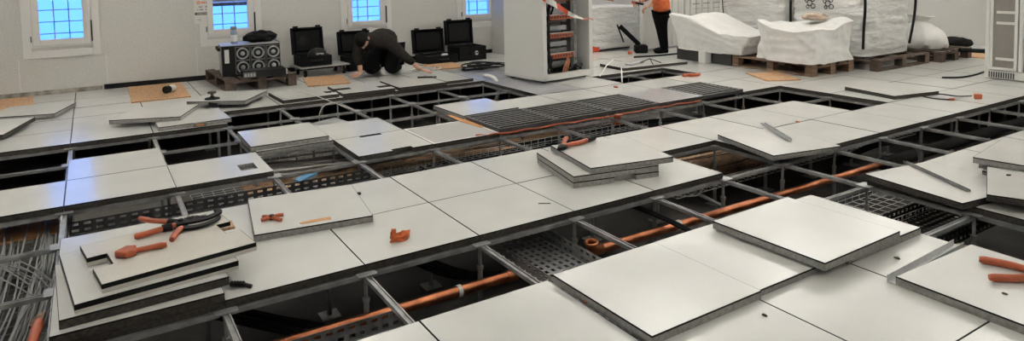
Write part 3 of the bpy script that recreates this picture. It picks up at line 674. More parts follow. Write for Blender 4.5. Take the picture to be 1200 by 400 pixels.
# ---------------------------------------------------------------- pallets
def pallet(label, loc, rz, L=1.2, W=.8, wood=WOOD):
    t = thing('wooden_pallet', label, 'pallet', loc, rz, group='wooden pallets')
    db = MB().box(-L/2, L/2, -.05, .05, -.011, .011).mesh('deck_board', [wood])
    for i in range(5): link_obj('deck_board', db, t, (0, -W/2+.05+i*(W-.10)/4, .133))
    cr = MB().box(-.05, .05, -W/2, W/2, -.011, .011).mesh('cross_board', [wood]); bl = MB().box(-.05, .05, -.05, .05, -.039, .039).mesh('block', [wood])
    sk_ = MB().box(-L/2, L/2, -.05, .05, -.011, .011).mesh('skid', [wood])
    for x in (-L/2+.05, 0, L/2-.05):
        link_obj('cross_board', cr, t, (x, 0, .111))
        for y in (-W/2+.05, 0, W/2-.05): link_obj('block', bl, t, (x, y, .061))
    for y in (-W/2+.05, 0, W/2-.05): link_obj('skid', sk_, t, (0, y, .0115))
    return t
pallet('weathered wooden pallet carrying the black power unit', (-5.93, 1.24, .001), .06, 1.15, .8, WOODD)
pallet('wooden pallet under the white wrapped bag load in front', (-2.52, 7.19, .001), -.03, wood=WOOD)
pallet('dark wooden pallet under the tall strapped load', (-2.28, 8.30, .001), math.pi/2, 1.2, 1.2, WOODD)
pallet('dark wooden pallet under the white sack', (-2.1, 9.45, .001), 0, 1.0, .8, WOODD)
pallet('wooden pallet under the tall wrapped load behind', (-3.62, 8.35, .001), math.pi/2, 1.2, 1.1, WOODD)

# ---------------------------------------------------------------- power unit on the pallet
ups = thing('power_unit', 'black power unit with six round fans on the pallet', 'power unit', (-5.81, 1.225, .146), math.radians(-4))
UD, UW, UH = .42, .66, .36
MB().box(-UD/2, UD/2-.01, -UW/2, UW/2, 0, UH).build('body', STEEL_D, ups, bevel=.006)
MB().box(-UD/2, UD/2, -UW/2-.004, UW/2+.004, UH, UH+.008).build('top_plate', GREYV, ups, bevel=.003)
MB().box(UD/2-.01, UD/2+.004, -UW/2, UW/2, 0, UH).build('front_panel', BLKP, ups, bevel=.003)
MB().box(-UD/2+.03, UD/2-.05, -UW/2-.004, -UW/2, .03, UH-.03).build('side_plate', ALU, ups, bevel=.003)
for i in range(4): MB().lathe([(.02, 0), (.02, .03)], 8, Matrix.Translation((-UD/2+.06+i*.09, -UW/2-.006, UH-.04)) @ Matrix.Rotation(math.pi/2, 4, 'X')).build('corner_knob', BLKP, ups)
for i in range(3):
    for j in range(2):
        Tm = Matrix.Translation((UD/2+.004, -.10+i*.175, .10+j*.165)) @ Matrix.Rotation(math.pi/2, 4, 'Y')
        fr = MB().tube([Tm @ Vector((.062*math.cos(k*math.pi/8), .062*math.sin(k*math.pi/8), .005)) for k in range(16)], .010, 6, closed=True).build('fan_ring', STEEL, ups, smooth=True)
        sq = MB()
        for dx, dy, lx, ly in ((-.078, 0, .006, .16), (.078, 0, .006, .16), (0, -.078, .16, .006), (0, .078, .16, .006)): sq.box(dx-lx/2, dx+lx/2, dy-ly/2, dy+ly/2, 0, .006, 0, Tm)
        sq.build('fan_bezel', STEEL_D, ups)
        MB().lathe([(.026, 0), (.026, .010), (.018, .013)], 14, Tm).build('fan_hub', STEEL, ups, smooth=True)
        bl_ = MB()
        for k in range(7):
            Rk = Tm @ Matrix.Rotation(k*2*math.pi/7, 4, 'Z') @ Matrix.Rotation(.5, 4, 'X'); bl_.box(.02, .052, -.009, .009, .001, .004, 0, Rk)
        bl_.build('fan_blades', BLKP, ups)
MB().box(UD/2+.004, UD/2+.008, -.30, -.25, .16, .32).build('sticker', PAPER, ups)
MB().box(-UD/2, UD/2, UW/2, UW/2+.006, 0, UH+.02).build('end_plate', ALU, ups)
MB().box(-UD/2+.05, -UD/2+.2, -UW/2-.007, -UW/2-.004, .24, .31).build('side_sticker', PAPER, ups)
dv = thing('rack_device', 'flat black rack device lying in front of the power unit', 'device', (-5.42, 1.30, .146), math.radians(-2))
MB().box(-.11, .11, -.24, .24, 0, .085).build('body', BLKP, dv, bevel=.004); MB().box(.111, .116, -.24, -.10, .01, .07).build('front_plate', STEEL_D, dv)
for i in range(4): MB().box(.116, .12, -.225+i*.032, -.205+i*.032, .02, .055).build('port', ALU, dv)
MB().box(-.10, .10, .24, .262, .01, .07).build('handle', ALU, dv, bevel=.004)
bt = thing('spray_bottle', 'clear bluish bottle with dark cap on the power unit', 'bottle', (-5.82, 1.06, .515))
MB().lathe([(.034, 0), (.038, .01), (.038, .14), (.030, .16), (.018, .172)], 16).build('bottle_body', BOTTLE, bt, smooth=True); MB().lathe([(.036, .172), (.036, .198), (.03, .21)], 14).build('cap', STEEL_D, bt, smooth=True)
MB().lathe([(.0385, .03), (.0385, .11)], 16).build('label_band', WHITEP, bt, smooth=True)
bagb = crumple('black_bag', 'slumped black bag on top of the power unit', 'bag', (-5.86, 1.37, .515), (.12, .19, .075), BLKC, 8.1, 4, .3); bagb.rotation_euler = (0, 0, .1)
MB().tube(smooth_path([(.05, -.10, .09), (.08, -.02, .14), (.06, .06, .12)], 5), .014, 6).build('strap', BLKC, bagb, smooth=True)

# ---------------------------------------------------------------- tool cases
def tool_case(label, loc, rz, W, D, hb, hl, tilt=12, extra=None):
    t = thing('tool_case', label, 'case', loc, rz, group='open black tool cases')
    # local x towards the viewer (out of the wall), y along the wall
    m = MB(); th = .02
    m.box(0, D, -W/2, W/2, 0, th); m.box(0, th, -W/2, W/2, th, hb); m.box(D-th, D, -W/2, W/2, th, hb); m.box(th, D-th, -W/2, -W/2+th, th, hb); m.box(th, D-th, W/2-th, W/2, th, hb)
    m.build('base_shell', BLKC, t, bevel=.008)
    MB().box(th, D-th, -W/2+th, W/2-th, th, hb*.7).build('foam_insert', RUBBER, t)
    T = Matrix.Translation((.0, 0, hb)) @ Matrix.Rotation(math.radians(-tilt), 4, 'Y')
    m = MB(); dl = .09
    m.box(-dl, -dl+.015, -W/2, W/2, 0, hl, 0, T); m.box(-dl+.015, 0, -W/2, -W/2+th, 0, hl, 0, T); m.box(-dl+.015, 0, W/2-th, W/2, 0, hl, 0, T); m.box(-dl+.015, 0, -W/2+th, W/2-th, 0, th, 0, T); m.box(-dl+.015, 0, -W/2+th, W/2-th, hl-th, hl, 0, T)
    lid = m.build('lid', BLKC, t, bevel=.008)
    MB().box(-dl+.016, -.02, -W/2+.05, W/2-.05, .05, hl-.05, 0, T).build('lid_foam', RUBBER, t)
    for s in (-1, 1):
        MB().box(-.05, .004, s*W*.36-.03, s*W*.36+.03, hl, hl+.022, 0, T).build('latch', BLKP, t, bevel=.004)
        MB().box(-.015, .0, s*W*.3-.03, s*W*.3+.03, hb-.02, hb+.02).build('hinge', BLKP, t)
    if D > .25: MB().tube(smooth_path([(D, -.07, hb*.55), (D+.035, -.06, hb*.55), (D+.035, .06, hb*.55), (D, .07, hb*.55)], 3), .010, 6).build('handle', BLKP, t, smooth=True)
    return t
tool_case('open black tool case standing on the small wheeled dolly', (-6.28, 2.08, .137), 0, .42, .34, .13, .36, 8)
tool_case('open black tool case half hidden behind the kneeling man', (-6.36, 2.76, .001), 0, .46, .34, .20, .33, 10)
c3 = tool_case('open flat black tool case right of the kneeling man', (-6.34, 3.90, .001), 0, .50, .44, .12, .36, 6)
c4 = tool_case('deep open black tool case with round white sticker on its front', (-6.34, 4.42, .001), 0, .46, .40, .21, .38, 4)
MB().lathe([(.032, 0), (.032, .003)], 16, Matrix.Translation((.40, .06, .11)) @ Matrix.Rotation(math.pi/2, 4, 'Y')).build('sticker', PAPER, c4)
dm = thing('cable_drum', 'black dome with grey mesh in the case on the dolly', 'drum', (-6.10, 2.14, .235))
MB().lathe([(.13, 0), (.128, .03), (.11, .075), (.07, .11), (.0, .125)], 20).build('dome', BLKP, dm, smooth=True); MB().box(.085, .12, -.045, .055, .035, .06).build('visor', ALU, dm, bevel=.006)
crumple('white_cloth', 'small white cloth in the flat black case', 'cloth', (-6.05, 4.0, .09), (.03, .06, .025), FILM2, 2.5, 2)
# dolly
dl_ = thing('wheeled_dolly', 'small wheeled dolly with pale wooden board', 'dolly', (-6.08, 2.17, .001), math.radians(3))
MB().box(-.22, .22, -.33, .33, .118, .134).build('board', ALU, dl_, bevel=.004)
for x in (-.16, .16):
    for y in (-.26, .26):
        wq = MB().lathe([(.02, -.014), (.042, -.014), (.045, 0), (.042, .014), (.02, .014)], 16, Matrix.Translation((x, y, .045)) @ Matrix.Rotation(math.pi/2, 4, 'X')).build('wheel', RUBBER, dl_, smooth=True)
        MB().lathe([(.014, -.017), (.014, .017)], 10, Matrix.Translation((x, y, .045)) @ Matrix.Rotation(math.pi/2, 4, 'X')).build('hub', ALU, wq)
        MB().box(x-.02, x+.02, y-.024, y-.019, .045, .118).box(x-.02, x+.02, y+.019, y+.024, .045, .118).build('caster_fork', STEEL_D, dl_)
MB().tube([(-.18, -.345, .125), (.18, -.345, .125)], .012, 8).build('push_bar', STEEL_D, dl_, smooth=True)

t = thing('white_cable_tangle', 'tangle of white cables on the floor beside the kneeling person', 'cable', at(5.62, -9.05, .004))
rr = random.Random(41)
for k in range(4):
    cx, cy = rr.uniform(-.08, .08), rr.uniform(-.12, .12); ra, rb_ = rr.uniform(.08, .16), rr.uniform(.14, .26)
    MB().tube([(cx+ra*math.cos(i*.45), cy+rb_*math.sin(i*.45), .006+.012*k+.004*math.sin(i*2)) for i in range(13)], .006, 6).build('cable', CABLEW, t, smooth=True)

# ---------------------------------------------------------------- wall sign
sg = thing('paper_sign', 'white paper notice with orange emblem and black bar beside the window', 'sign', (WX+.017, .83, .88))
MB().box(0, .002, -.105, .105, -.15, .20).build('sheet', PAPER, sg)
Tm = Matrix.Translation((.002, -.05, .125)) @ Matrix.Rotation(math.pi/2, 4, 'Y')
MB().tube([Tm @ Vector((.018*math.cos(k*math.pi/6), .018*math.sin(k*math.pi/6), .0)) for k in range(12)], .005, 5, closed=True).lathe([(.006, 0), (.006, .002)], 8, Tm).build('emblem', INKO, sg)
m = MB()
for k in range(4): m.box(.002, .003, -.018+k*.026, .001+k*.026, .112, .135)
m.build('logo_text', INKO, sg)
def text_row(z, hgt, y0, y1, n, seed, mtl):
    m = MB(); rr = random.Random(seed); st = (y1-y0)/n
    for k in range(n):
        if rr.random() < .12: continue
        y = y0+k*st
        m.box(.002, .003, y, y+st*.22, z, z+hgt); 
        if rr.random() < .7: m.box(.002, .003, y+st*.22, y+st*.75, z+hgt*rr.choice((0, .4, .78)), z+hgt*rr.choice((0, .4, .78))+hgt*.22)
        if rr.random() < .5: m.box(.002, .003, y+st*.62, y+st*.8, z, z+hgt)
    m.build('print', mtl, sg)
text_row(.060, .018, -.055, .05, 9, 1, INK); text_row(.022, .020, -.07, .07, 12, 2, INK); text_row(-.095, .006, -.08, -.02, 14, 4, INK); text_row(-.110, .006, -.08, -.03, 12, 5, INK); text_row(-.10, .006, .05, .085, 7, 6, INK)
MB().box(.002, .0028, -.098, .098, -.035, -.003).build('black_bar', INK, sg)
m = MB(); rr = random.Random(9)
for k in range(13): m.box(.0028, .0034, -.075+k*.0115, -.075+k*.0115+.006, -.026, -.012)
m.build('bar_text', PAPER, sg)

# ---------------------------------------------------------------- open server rack
rk = thing('server_rack', 'tall white open-front server rack with orange brackets', 'server rack', (-3.52, 4.03, 0), math.radians(6.5))
RD, RW, RH = .74, .80, 2.1
MB().box(-RD, 0, -.0, .02, .06, RH).build('side_panel', CABW, rk, bevel=.003)
MB().box(-RD+.02, -.03, RW-.02, RW, .06, RH).build('far_side_panel', CABW, rk)
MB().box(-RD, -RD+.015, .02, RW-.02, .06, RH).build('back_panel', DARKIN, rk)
MB().box(-RD, 0, 0, RW, RH, RH+.03).build('top_panel', CABW, rk)
m = MB(); m.box(-.05, .004, -.004, .055, .03, RH); m.box(-.05, .004, RW-.055, RW+.004, .03, RH); m.box(-RD, .004, -.004, .055, .03, .075); m.box(-.05, .004, .055, RW-.055, .03, .10); m.box(-RD, -.05, RW-.05, RW+.004, .03, .075)
m.build('frame', CABW, rk, bevel=.004)
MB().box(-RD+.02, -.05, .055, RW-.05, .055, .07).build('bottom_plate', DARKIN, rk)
for x in (-.08, -RD+.08):
    for y in (.06, RW-.06): MB().lathe([(.025, 0), (.025, .012), (.01, .015), (.01, .03)], 10, Matrix.Translation((x, y, 0))).build('foot', STEEL_D, rk)
for y in (.16, RW-.19):
    m = MB(); m.plate((-.12, y, .10), (0, .045, 0), (0, 0, 1.95), 1, 60, .4, .45); m.build('mount_rail', STEEL, rk, solid=.002)
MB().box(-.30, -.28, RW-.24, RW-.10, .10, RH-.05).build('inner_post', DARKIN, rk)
MB().box(-.20, -.19, RW-.175, RW-.165, .10, RH-.05).build('inner_strip', ALU, rk)
MB().box(-.40, -.38, .10, RW-.06, .10, RH-.1).build('inner_board', RACKM, rk)
for k, z in enumerate((.17, .25, .33, .41, .50, .60, .70, .80, .92, 1.02)): MB().box(-.37, -.14, .20, .50, z, z+.055).build('blade_unit', [STEEL_D, GREYV, RACKM][k % 3] if False else (GREYV if k % 2 else STEEL_D), rk, bevel=.003)
for z in (.27, .515, .735, .955):
    br = MB().box(-.115, -.085, .19, .57, z, z+.055).build('orange_bracket', ORANGE, rk, bevel=.004)
    m = MB()
    for k in range(8): m.lathe([(.015, 0), (.015, .003)], 6, Matrix.Translation((-.085, .22+k*.045, z+.028)) @ Matrix.Rotation(math.pi/2, 4, 'Y'))
    m.build('bracket_holes', INK, br); MB().box(-.112, -.084, .19, .57, z+.054, z+.060).build('bracket_lip', FRAME, br)
rr = random.Random(21)
for k in range(13):
    y0 = rr.uniform(.08, .19); pts = [(-.10+rr.uniform(-.06, .05), y0+rr.uniform(-.03, .05), z+rr.uniform(-.03, .03)) for z in (.11, .25, .42, .6, .78, .95, 1.2)]
    MB().tube(smooth_path(pts, 5), rr.choice((.007, .010, .012)), 6).build('rack_cable', CABLEB if k % 4 else CABLEG, rk, smooth=True)
for k in range(5): MB().tube(smooth_path([(-.09, .38+k*.02, .09), (-.10, .42+k*.018, .16), (-.11, .47+k*.012, .23), (-.12, .50, .28)], 4), .007, 6).build('orange_lead', ORANGE if k % 2 else PLY, rk, smooth=True)
for k in range(6): MB().tube(smooth_path([(-.09, .50+rr.uniform(0, .18), .10), (-.08, .55+rr.uniform(0, .16), .13+rr.uniform(0, .05)), (-.1, .6+rr.uniform(0, .12), .10)], 4), .006, 6).build('rack_cable', CABLEB, rk, smooth=True)
# barrier tape hanging across the rack
bt_ = thing('barrier_tape', 'red and white barrier tape draped across the open rack', 'barrier tape', (-3.52, 4.03, 0), math.radians(6.5))
P = [Vector((.03, -.55, 1.30)), Vector((.035, -.10, 1.06)), Vector((.04, .12, .95)), Vector((.035, .40, .80)), Vector((.03, .66, .72))]
C = smooth_path(P, 8); wid = [.05]*len(C)
seg = [(0, 9, 0), (9, 12, 1), (12, 18, 0), (18, 23, 1), (23, 30, 0), (30, 32, 1)]
for i0, i1, kind in seg:
    m = MB()
    for i in range(i0, min(i1, len(C)-1)):
        h0 = .042*(1-.85*max(0, (i-16)/16)); h1 = .042*(1-.85*max(0, (i-15)/16)); tw0 = .012*math.sin(i*.6); tw1 = .012*math.sin((i+1)*.6)
        m.add([C[i]+Vector((-tw0, 0, -h0)), C[i+1]+Vector((-tw1, 0, -h1)), C[i+1]+Vector((tw1, 0, h1)), C[i]+Vector((tw0, 0, h0))], [(0, 1, 2, 3)])
    m.build('red_stripe' if kind else 'white_stripe', RED if kind else FILM2, bt_, solid=.001)
MB().tube(smooth_path([C[-1], C[-1]+Vector((.01, .06, .01)), C[-1]+Vector((.0, .13, -.015))], 4), .006, 5).build('knot_end', RED, bt_)
# coil of black cable and black box left of the rack
t = thing('cable_coil', 'tangle of black cables on the grey floor behind the rack', 'cable', at(6.95, -8.25, .004))
rr = random.Random(31)
for k in range(7):
    cx, cy, ra, rb_ = rr.uniform(-.15, .15), rr.uniform(-.2, .2), rr.uniform(.10, .20), rr.uniform(.14, .26)
    MB().tube([(cx+ra*math.cos(i*.42), cy+rb_*math.sin(i*.42), .012+.022*k/2+.008*math.sin(i)) for i in range(15)], .010, 6, closed=True).build('cable', CABLEB, t, smooth=True)
t = thing('black_case', 'tall black case standing by the wall corner behind the rack', 'case', (-5.35, 4.85, 0.001), .1)
MB().box(-.16, .16, -.07, .07, .0, .36).build('body', BLKC, t, bevel=.03); MB().tube(smooth_path([(-.06, 0, .36), (-.05, 0, .40), (.05, 0, .40), (.06, 0, .36)], 4), .012, 6).build('handle', BLKP, t, smooth=True)
tag(MB().tube(smooth_path([(-4.6, 4.6, .01), (-4.95, 4.55, .01), (-5.2, 4.62, .01), (-5.45, 4.55, .01)], 6), .008, 6).build('black_cable', CABLEB, smooth=True), 'loose black cable on the tiles between cases and rack', 'cable')
# white wire pieces by rack
for k, (p, q, lab) in enumerate([((-3.48, 4.83, .02), (-3.72, 5.25, .16), 'thin white rod leaning from the opening towards the rack'), ((-3.15, 4.90, -.02), (-3.45, 5.15, .10), 'short white rod at the opening beside the rack')]):
    tag(MB().tube([p, (Vector(p)+Vector(q))/2+Vector((0, 0, .03)), q], .007, 6).build('white_rod', WHITEP, smooth=True), lab, 'rod')

# ---------------------------------------------------------------- right-hand rack
rr_ = thing('mesh_rack', 'tall pale rack with perforated doors at the right edge', 'server rack', (-.72, 8.16, 0), math.radians(-1.5))
W2, D2, H2 = 1.3, .9, 2.1
MB().box(.02, W2-.02, .05, D2, .10, H2).build('body', CABW, rr_)
m = MB(); m.box(0, .045, 0, .06, .10, H2); m.box(.33, .375, 0, .05, .10, H2); m.box(W2-.05, W2, 0, .06, .10, H2); m.box(0, W2, 0, .06, H2, H2+.04)
m.build('frame', CABW, rr_, bevel=.012)
for x0, x1 in ((.05, .32), (.44, .80), (.82, W2-.06)):
    d = MB(); d.plate((x0+.03, .012, .14), (x1-x0-.06, 0, 0), (0, 0, 1.9), 16, 110, .5, .5); dd = d.build('mesh_door', RACKM, rr_, solid=.002)
    m = MB(); m.box(x0, x0+.03, 0, .03, .11, H2-.02); m.box(x1-.03, x1, 0, .03, .11, H2-.02); m.box(x0+.03, x1-.03, 0, .03, .11, .14); m.build('door_frame', CABW, rr_)
    for z in (.22, .62, .74, 1.1): MB().box(x0+.06, x1-.03, .004, .011, z, z+.03).build('door_rail', CABW, rr_)
    MB().box(x0, x1, .035, .05, .12, H2-.03).build('equipment', RACKM, rr_)
MB().box(.375, .44, .03, .05, .10, H2).build('dark_gap', STEEL_D, rr_)
MB().box(0, W2, .01, D2, 0.012, .10).build('plinth', CABW, rr_)
sl = MB().box(-.006, .006, -.004, .006, .02, .085).mesh('vent_slot', [INK])
for i in range(11): link_obj('vent_slot', sl, rr_, (.05+i*.024, .009, 0))
for i in range(11): link_obj('vent_slot', sl, rr_, (.46+i*.024, .009, 0))

# ---------------------------------------------------------------- wrapped loads
def wrapped(name, label, cat, loc, rz, lx, ly, prof, mtl, seed, amp=.02, nring=72, corner=5.0, group=None, skew=None, wr=4.5):
    """prof: list of (scale, z); closed on top by the last entry"""
    V = []; 
    for si, (s, z) in enumerate(prof):
        for k in range(nring):
            t = 2*math.pi*k/nring; c, s_ = math.cos(t), math.sin(t)
            e = 2/corner; x = math.copysign(abs(c)**e, c)*lx/2*s; y = math.copysign(abs(s_)**e, s_)*ly/2*s
            p = Vector((x, y, z))
            q = Vector((x*2.2, y*2.2, z*2.6))+Vector((seed*3.1, seed, 0))
            n1 = noise.noise(q*1.2); n2 = 1-abs(noise.noise(Vector((q.x*2+q.z*1.3, q.y*2, q.z*wr))))*2; n3 = noise.noise(q*6)
            d = amp*(1.2*n1+.9*n2*n2*(1 if n2 > 0 else 0)+.35*n3)
            r = Vector((x, y, 0)); r = r.normalized() if r.length > 1e-4 else Vector((0, 0, 0))
            zz = z + (amp*1.2*noise.noise(q*1.5+Vector((9, 2, 4))) if si > 0 else amp*.4*noise.noise(q*3))
            if skew: zz = skew(x, y, zz)
            V.append((x+r.x*d, y+r.y*d, zz))
    N = len(prof); fs = [(i*nring+k, i*nring+(k+1) % nring, (i+1)*nring+(k+1) % nring, (i+1)*nring+k) for i in range(N-1) for k in range(nring)]
    fs += [tuple(range((N-1)*nring, N*nring)), tuple(reversed(range(nring)))]
    t = thing(name, label, cat, loc, rz, group=group)
    o = MB().add(V, fs).build('film', mtl, t, smooth=True)
    return t
def column(h, n=22, flare=1.02, top=.93):
    pr = [(flare-(flare-.99)*min(1, i/5), h*i/n) for i in range(n+1)]
    return pr+[(top+.03, h+.012), (top-.03, h+.02), (.7, h+.022), (.35, h+.024), (.05, h+.025)]
g = 'wrapped loads'
def bag_top(x, y, z):
    if z < .05: return z
    f = 1+.22*math.exp(-((x-.30)**2+(y-.36)**2)/.05)+.12*math.exp(-((x+.36)**2+(y+.34)**2)/.04)-.10*math.exp(-((x-.12)**2+(y+.40)**2)/.03)+.10*noise.noise(Vector((x*4, y*4, 2)))
    return z*f
b1 = wrapped('wrapped_load', 'bulky load in white woven film on the front pallet', 'wrapped load', (-2.30, 7.15, .160), -.03, .84, .80, column(.40, 24, 1.03, .86), FILM2, 1.3, .045, nring=110, corner=7, group=g, skew=bag_top, wr=.9)
def low_top(x, y, z):
    if z < .05: return z
    k = 1.10 if x < -.22 else max(.66, 1.10-1.1*(x+.22))
    k += .12*math.exp(-((x+.66)**2+(y+.38)**2)/.03)+.10*noise.noise(Vector((x*5, y*5, 7)))*(1 if x > 0 else .4)
    return z*k
b2 = wrapped('wrapped_load', 'low sloping load in glossy white film on white feet', 'wrapped load', (-3.54, 7.08, .160), .02, 1.30, .76, [(sc*(.90+.12*min(1, zz/.40)), zz) for sc, zz in column(.40, 24, 1.0, .93)], FILM, 4.2, .036, nring=110, corner=8, group=g, skew=low_top, wr=1.2)
for x, y in ((-.02, -.33), (.30, .2), (-.5, .2)):
    MB().box(x-.06, x+.06, y-.06, y+.06, -.158, .01).build('foot_block', WHITEP, b2)
MB().box(-.56, -.05, -.30, .3, -.155, .02).box(.08, .40, -.30, .3, -.155, .02).build('dark_base', DARKIN, b2)  # dark boxes stand in for the shaded void beneath the load
b3 = wrapped('wrapped_load', 'tall film-wrapped crate with printed symbols and black straps', 'wrapped load', (-2.40, 8.30, .160), 0, 1.03, 1.14, column(1.6, 44, 1.0, .95), FILMG, 7.7, .030, nring=110, corner=9, group=g)
b4 = wrapped('wrapped_load', 'tall film-wrapped crate left of the strapped one', 'wrapped load', (-3.56, 8.32, .160), 0, 1.08, 1.16, column(1.6, 44, 1.0, .95), FILMG, 11.3, .032, nring=110, corner=9, group=g)
b5 = wrapped('wrapped_machine', 'machine draped in white film between rack and standing man', 'wrapped load', (-5.85, 6.78, .04), .0, .75, 1.15, column(.66, 22, .93, .9), FILMG, 15.1, .022, corner=8, group=g, skew=lambda x, y, z: z)
MB().box(-.25, .22, -.45, .45, -.038, .03).build('dark_base', DARKIN, b5)
MB().box(.30, .36, -.5, -.3, -.03, .06).build('red_bracket', RED, b5)
b6 = wrapped('white_sack', 'tied white sack on the farthest pallet', 'sack', (-2.02, 9.35, .155), .1, .62, .52, [(.9, 0), (1.0, .05), (.97, .12), (.86, .2), (.66, .27), (.42, .32), (.22, .35), (.15, .365), (.30, .40), (.50, .43), (.2, .40)], FILM2, 3.9, .034, nring=90, corner=2.6, wr=.6)
# straps on the strapped crate
def strap(parent, pts, w_=.035): 
    return MB().tube(smooth_path(pts, 6), w_/2, 5).build('strap', BLKP, parent, smooth=True)
strap(b3, [(-.50, -.605, 1.6), (-.50, -.60, 1.0), (-.495, -.60, .5), (-.50, -.60, .05)])
strap(b3, [(.525, -.57, 1.6), (.53, -.58, 1.0), (.545, -.585, .62), (.525, -.575, .35), (.51, -.56, .10)])
strap(b3, [(.55, .55, 1.6), (.555, .56, .9), (.55, .55, .5), (.535, .46, .1)])
strap(b4, [(-.535, -.56, 1.6), (-.55, -.57, 1.0), (-.56, -.56, .62), (-.54, -.55, .35), (-.55, -.55, .1)], .014)
# printed symbols on the crate film
for (cx, cz) in ((-.20, .66), (.06, .66), (-.20, .82), (.06, .82)):
    for dx, dz, r in ((0, .0, .035), (.045, .045, .026), (-.03, -.05, .02), (.05, -.04, .03), (-.045, .03, .022)):
        MB().tube([(cx+dx+r*math.cos(i*math.pi/5), -.612, cz+dz+r*math.sin(i*math.pi/5)) for i in range(10)], .006, 4, closed=True).build('printed_symbol', INK, b3)
MB().box(.548, .552, -.02, .16, .70, .86).build('printed_patch', GREYV, b3)
crumple('paper_wad', 'crumpled brown paper lying on the front wrapped load', 'paper', (-2.25, 7.30, .635), (.16, .12, .05), KRAFT, 6.6, 3, .3)
# dark items along the far wall
crumple('black_sheet', 'heap of dark sheeting at the base of the far wall', 'sheeting', (-2.3, 10.85, .001), (.2, .35, .09), BLKC, 5.1, 3, .35)
tag(MB().tube(smooth_path([(-1.5, 9.3, .16), (-1.2, 9.8, .12), (-.75, 10.3, .10), (-.3, 10.8, .12)], 6), .03, 7).build('black_duct', BLKC, smooth=True), 'black flexible duct along the far wall base', 'duct')
# white ribbed partition behind the standing man
pt = thing('ribbed_partition', 'white ribbed metal partition behind the standing man', 'partition', (-5.16, 7.2, 0))
MB().box(-.04, 0, -.12, 2.4, .03, 2.2).build('sheet', CABW, pt)
rb = MB().box(0, .025, -.02, .02, .05, 2.18).mesh('rib', [CABW])
for i in range(15): link_obj('rib', rb, pt, (0, .42+i*.14, 0))
MB().box(0, .03, -.12, .0, .03, 2.2).box(0, .03, .26, .34, .03, 2.2).build('post', CABW, pt, bevel=.005)
MB().box(-.04, .05, -.12, 2.4, 0, .03).build('base_rail', GREYV, pt)
for k in range(4): MB().box(.026, .03, 1.0+.25*k, 1.16+.25*k, .70, .712).box(.026, .03, 1.0+.25*k, 1.16+.25*k, .62, .626).build('vent', STEEL_D, pt)
# black floor machine by the man
t = thing('floor_machine', 'black tool with slanted handle beside the wrapped machine', 'tool', (-5.02, 6.92, .001), math.radians(55))
MB().box(-.10, .10, -.12, .10, 0, .12).build('body', BLKC, t, bevel=.02); MB().bar((-.02, .02, .12), (-.32, .04, .42), .11, .07).build('handle', BLKC, t, bevel=.01)
MB().bar((-.36, .04, .44), (-.26, .05, .16), .03, .02).build('brace', BLKP, t); MB().lathe([(.035, 0), (.035, .05)], 10, Matrix.Translation((-.19, -.20, 0))).build('orange_knob', ORANGE, t)
tag(MB().tube(smooth_path([(-4.6, 6.4, .012), (-4.5, 6.8, .012), (-4.45, 7.3, .012), (-4.3, 7.8, .012)], 6), .014, 6).build('black_cable', CABLEB, smooth=True), 'black cable on the floor in front of the standing man', 'cable')
t = thing('wire_stand', 'thin dark wire frame on the panel beside the opening', 'wire frame', at(9.9, -6.3, T_+.004), .3)
MB().tube([(-.13, -.1, .006), (.0, .0, .07), (.10, .13, .006)], .006, 5).tube([(0, 0, .07), (.1, -.09, .006)], .006, 5).build('wires', CABLEB, t); MB().box(-.20, -.10, -.30, .02, 0, .02).build('base', GREYV, t)
tag(MB().tube(smooth_path([(-5.75, 6.35, .79), (-5.8, 6.55, .85), (-5.8, 6.85, .82), (-5.75, 7.0, .79)], 6), .010, 5).build('orange_cable', ORANGE, smooth=True), 'orange cable arching over the draped machine', 'cable')

# ---------------------------------------------------------------- people
def skin_body(name, verts, edges, parent, mtl, root=0, sub=2):
    """verts: list of (pos, rx, ry)"""
    me = bpy.data.meshes.new(name); me.from_pydata([v[0] for v in verts], edges, []); me.materials.append(mtl)
    o = bpy.data.objects.new(name, me); COL.objects.link(o); o.parent = parent
    md = o.modifiers.new('skin', 'SKIN'); md.use_smooth_shade = True; md.branch_smoothing = .5
    if not me.skin_vertices: 
        bpy.context.view_layer.objects.active = o
        bpy.ops.mesh.customdata_skin_add()
    for i, v in enumerate(verts):
        sv = me.skin_vertices[0].data[i]; sv.radius = (v[1], v[2] if len(v) > 2 else v[1]); sv.use_root = (i == root)
    s = o.modifiers.new('subdivision', 'SUBSURF'); s.levels = sub; s.render_levels = sub
    return o
UR, UV_ = Vector((.527, .850, 0)), Vector((.850, -.527, 0))     # image right, towards viewer
def L(u, v, z): p = UR*u+UV_*v; return (p.x, p.y, z)
def hand(parent, wrist, direction, normal_up, side, mtl=SKIN, s=1.0, curl=.25):
    """palm + five fingers, built as skinned chains in one mesh"""
    w_ = Vector(wrist); d = Vector(direction).normalized(); up = Vector(normal_up).normalized(); sd = d.cross(up).normalized()*side; up = up-d*up.dot(d); up.normalize()
    V = []; E = []
    def addv(p, r): V.append((tuple(p), r, r)); return len(V)-1
    a = addv(w_, .024*s); b = addv(w_+d*.045*s, .028*s); E.append((a, b))
    for k, (off, ln) in enumerate(((-.032, .070), (-.011, .082), (.011, .076), (.031, .060))):
        base = addv(w_+d*.078*s+sd*off*s, .0125*s); E.append((b, base)); pr = base
        pos = w_+d*.078*s+sd*off*s
        for j in range(1, 4):
            ang = curl*j; pos = pos+(d*math.cos(ang)-up*math.sin(ang)+sd*off*1.2)*(ln/3)*s
            q = addv(pos, (.0100-.0012*j)*s); E.append((pr, q)); pr = q
    tb = addv(w_+d*.035*s-sd*.035*s, .0125*s); E.append((b, tb)); t2 = addv(w_+d*.065*s-sd*.062*s-up*.006, .0105*s); E.append((tb, t2)); t3 = addv(w_+d*.09*s-sd*.072*s-up*.012, .0085*s); E.append((t2, t3))
    return skin_body('hand', V, E, parent, mtl, 0, 1)

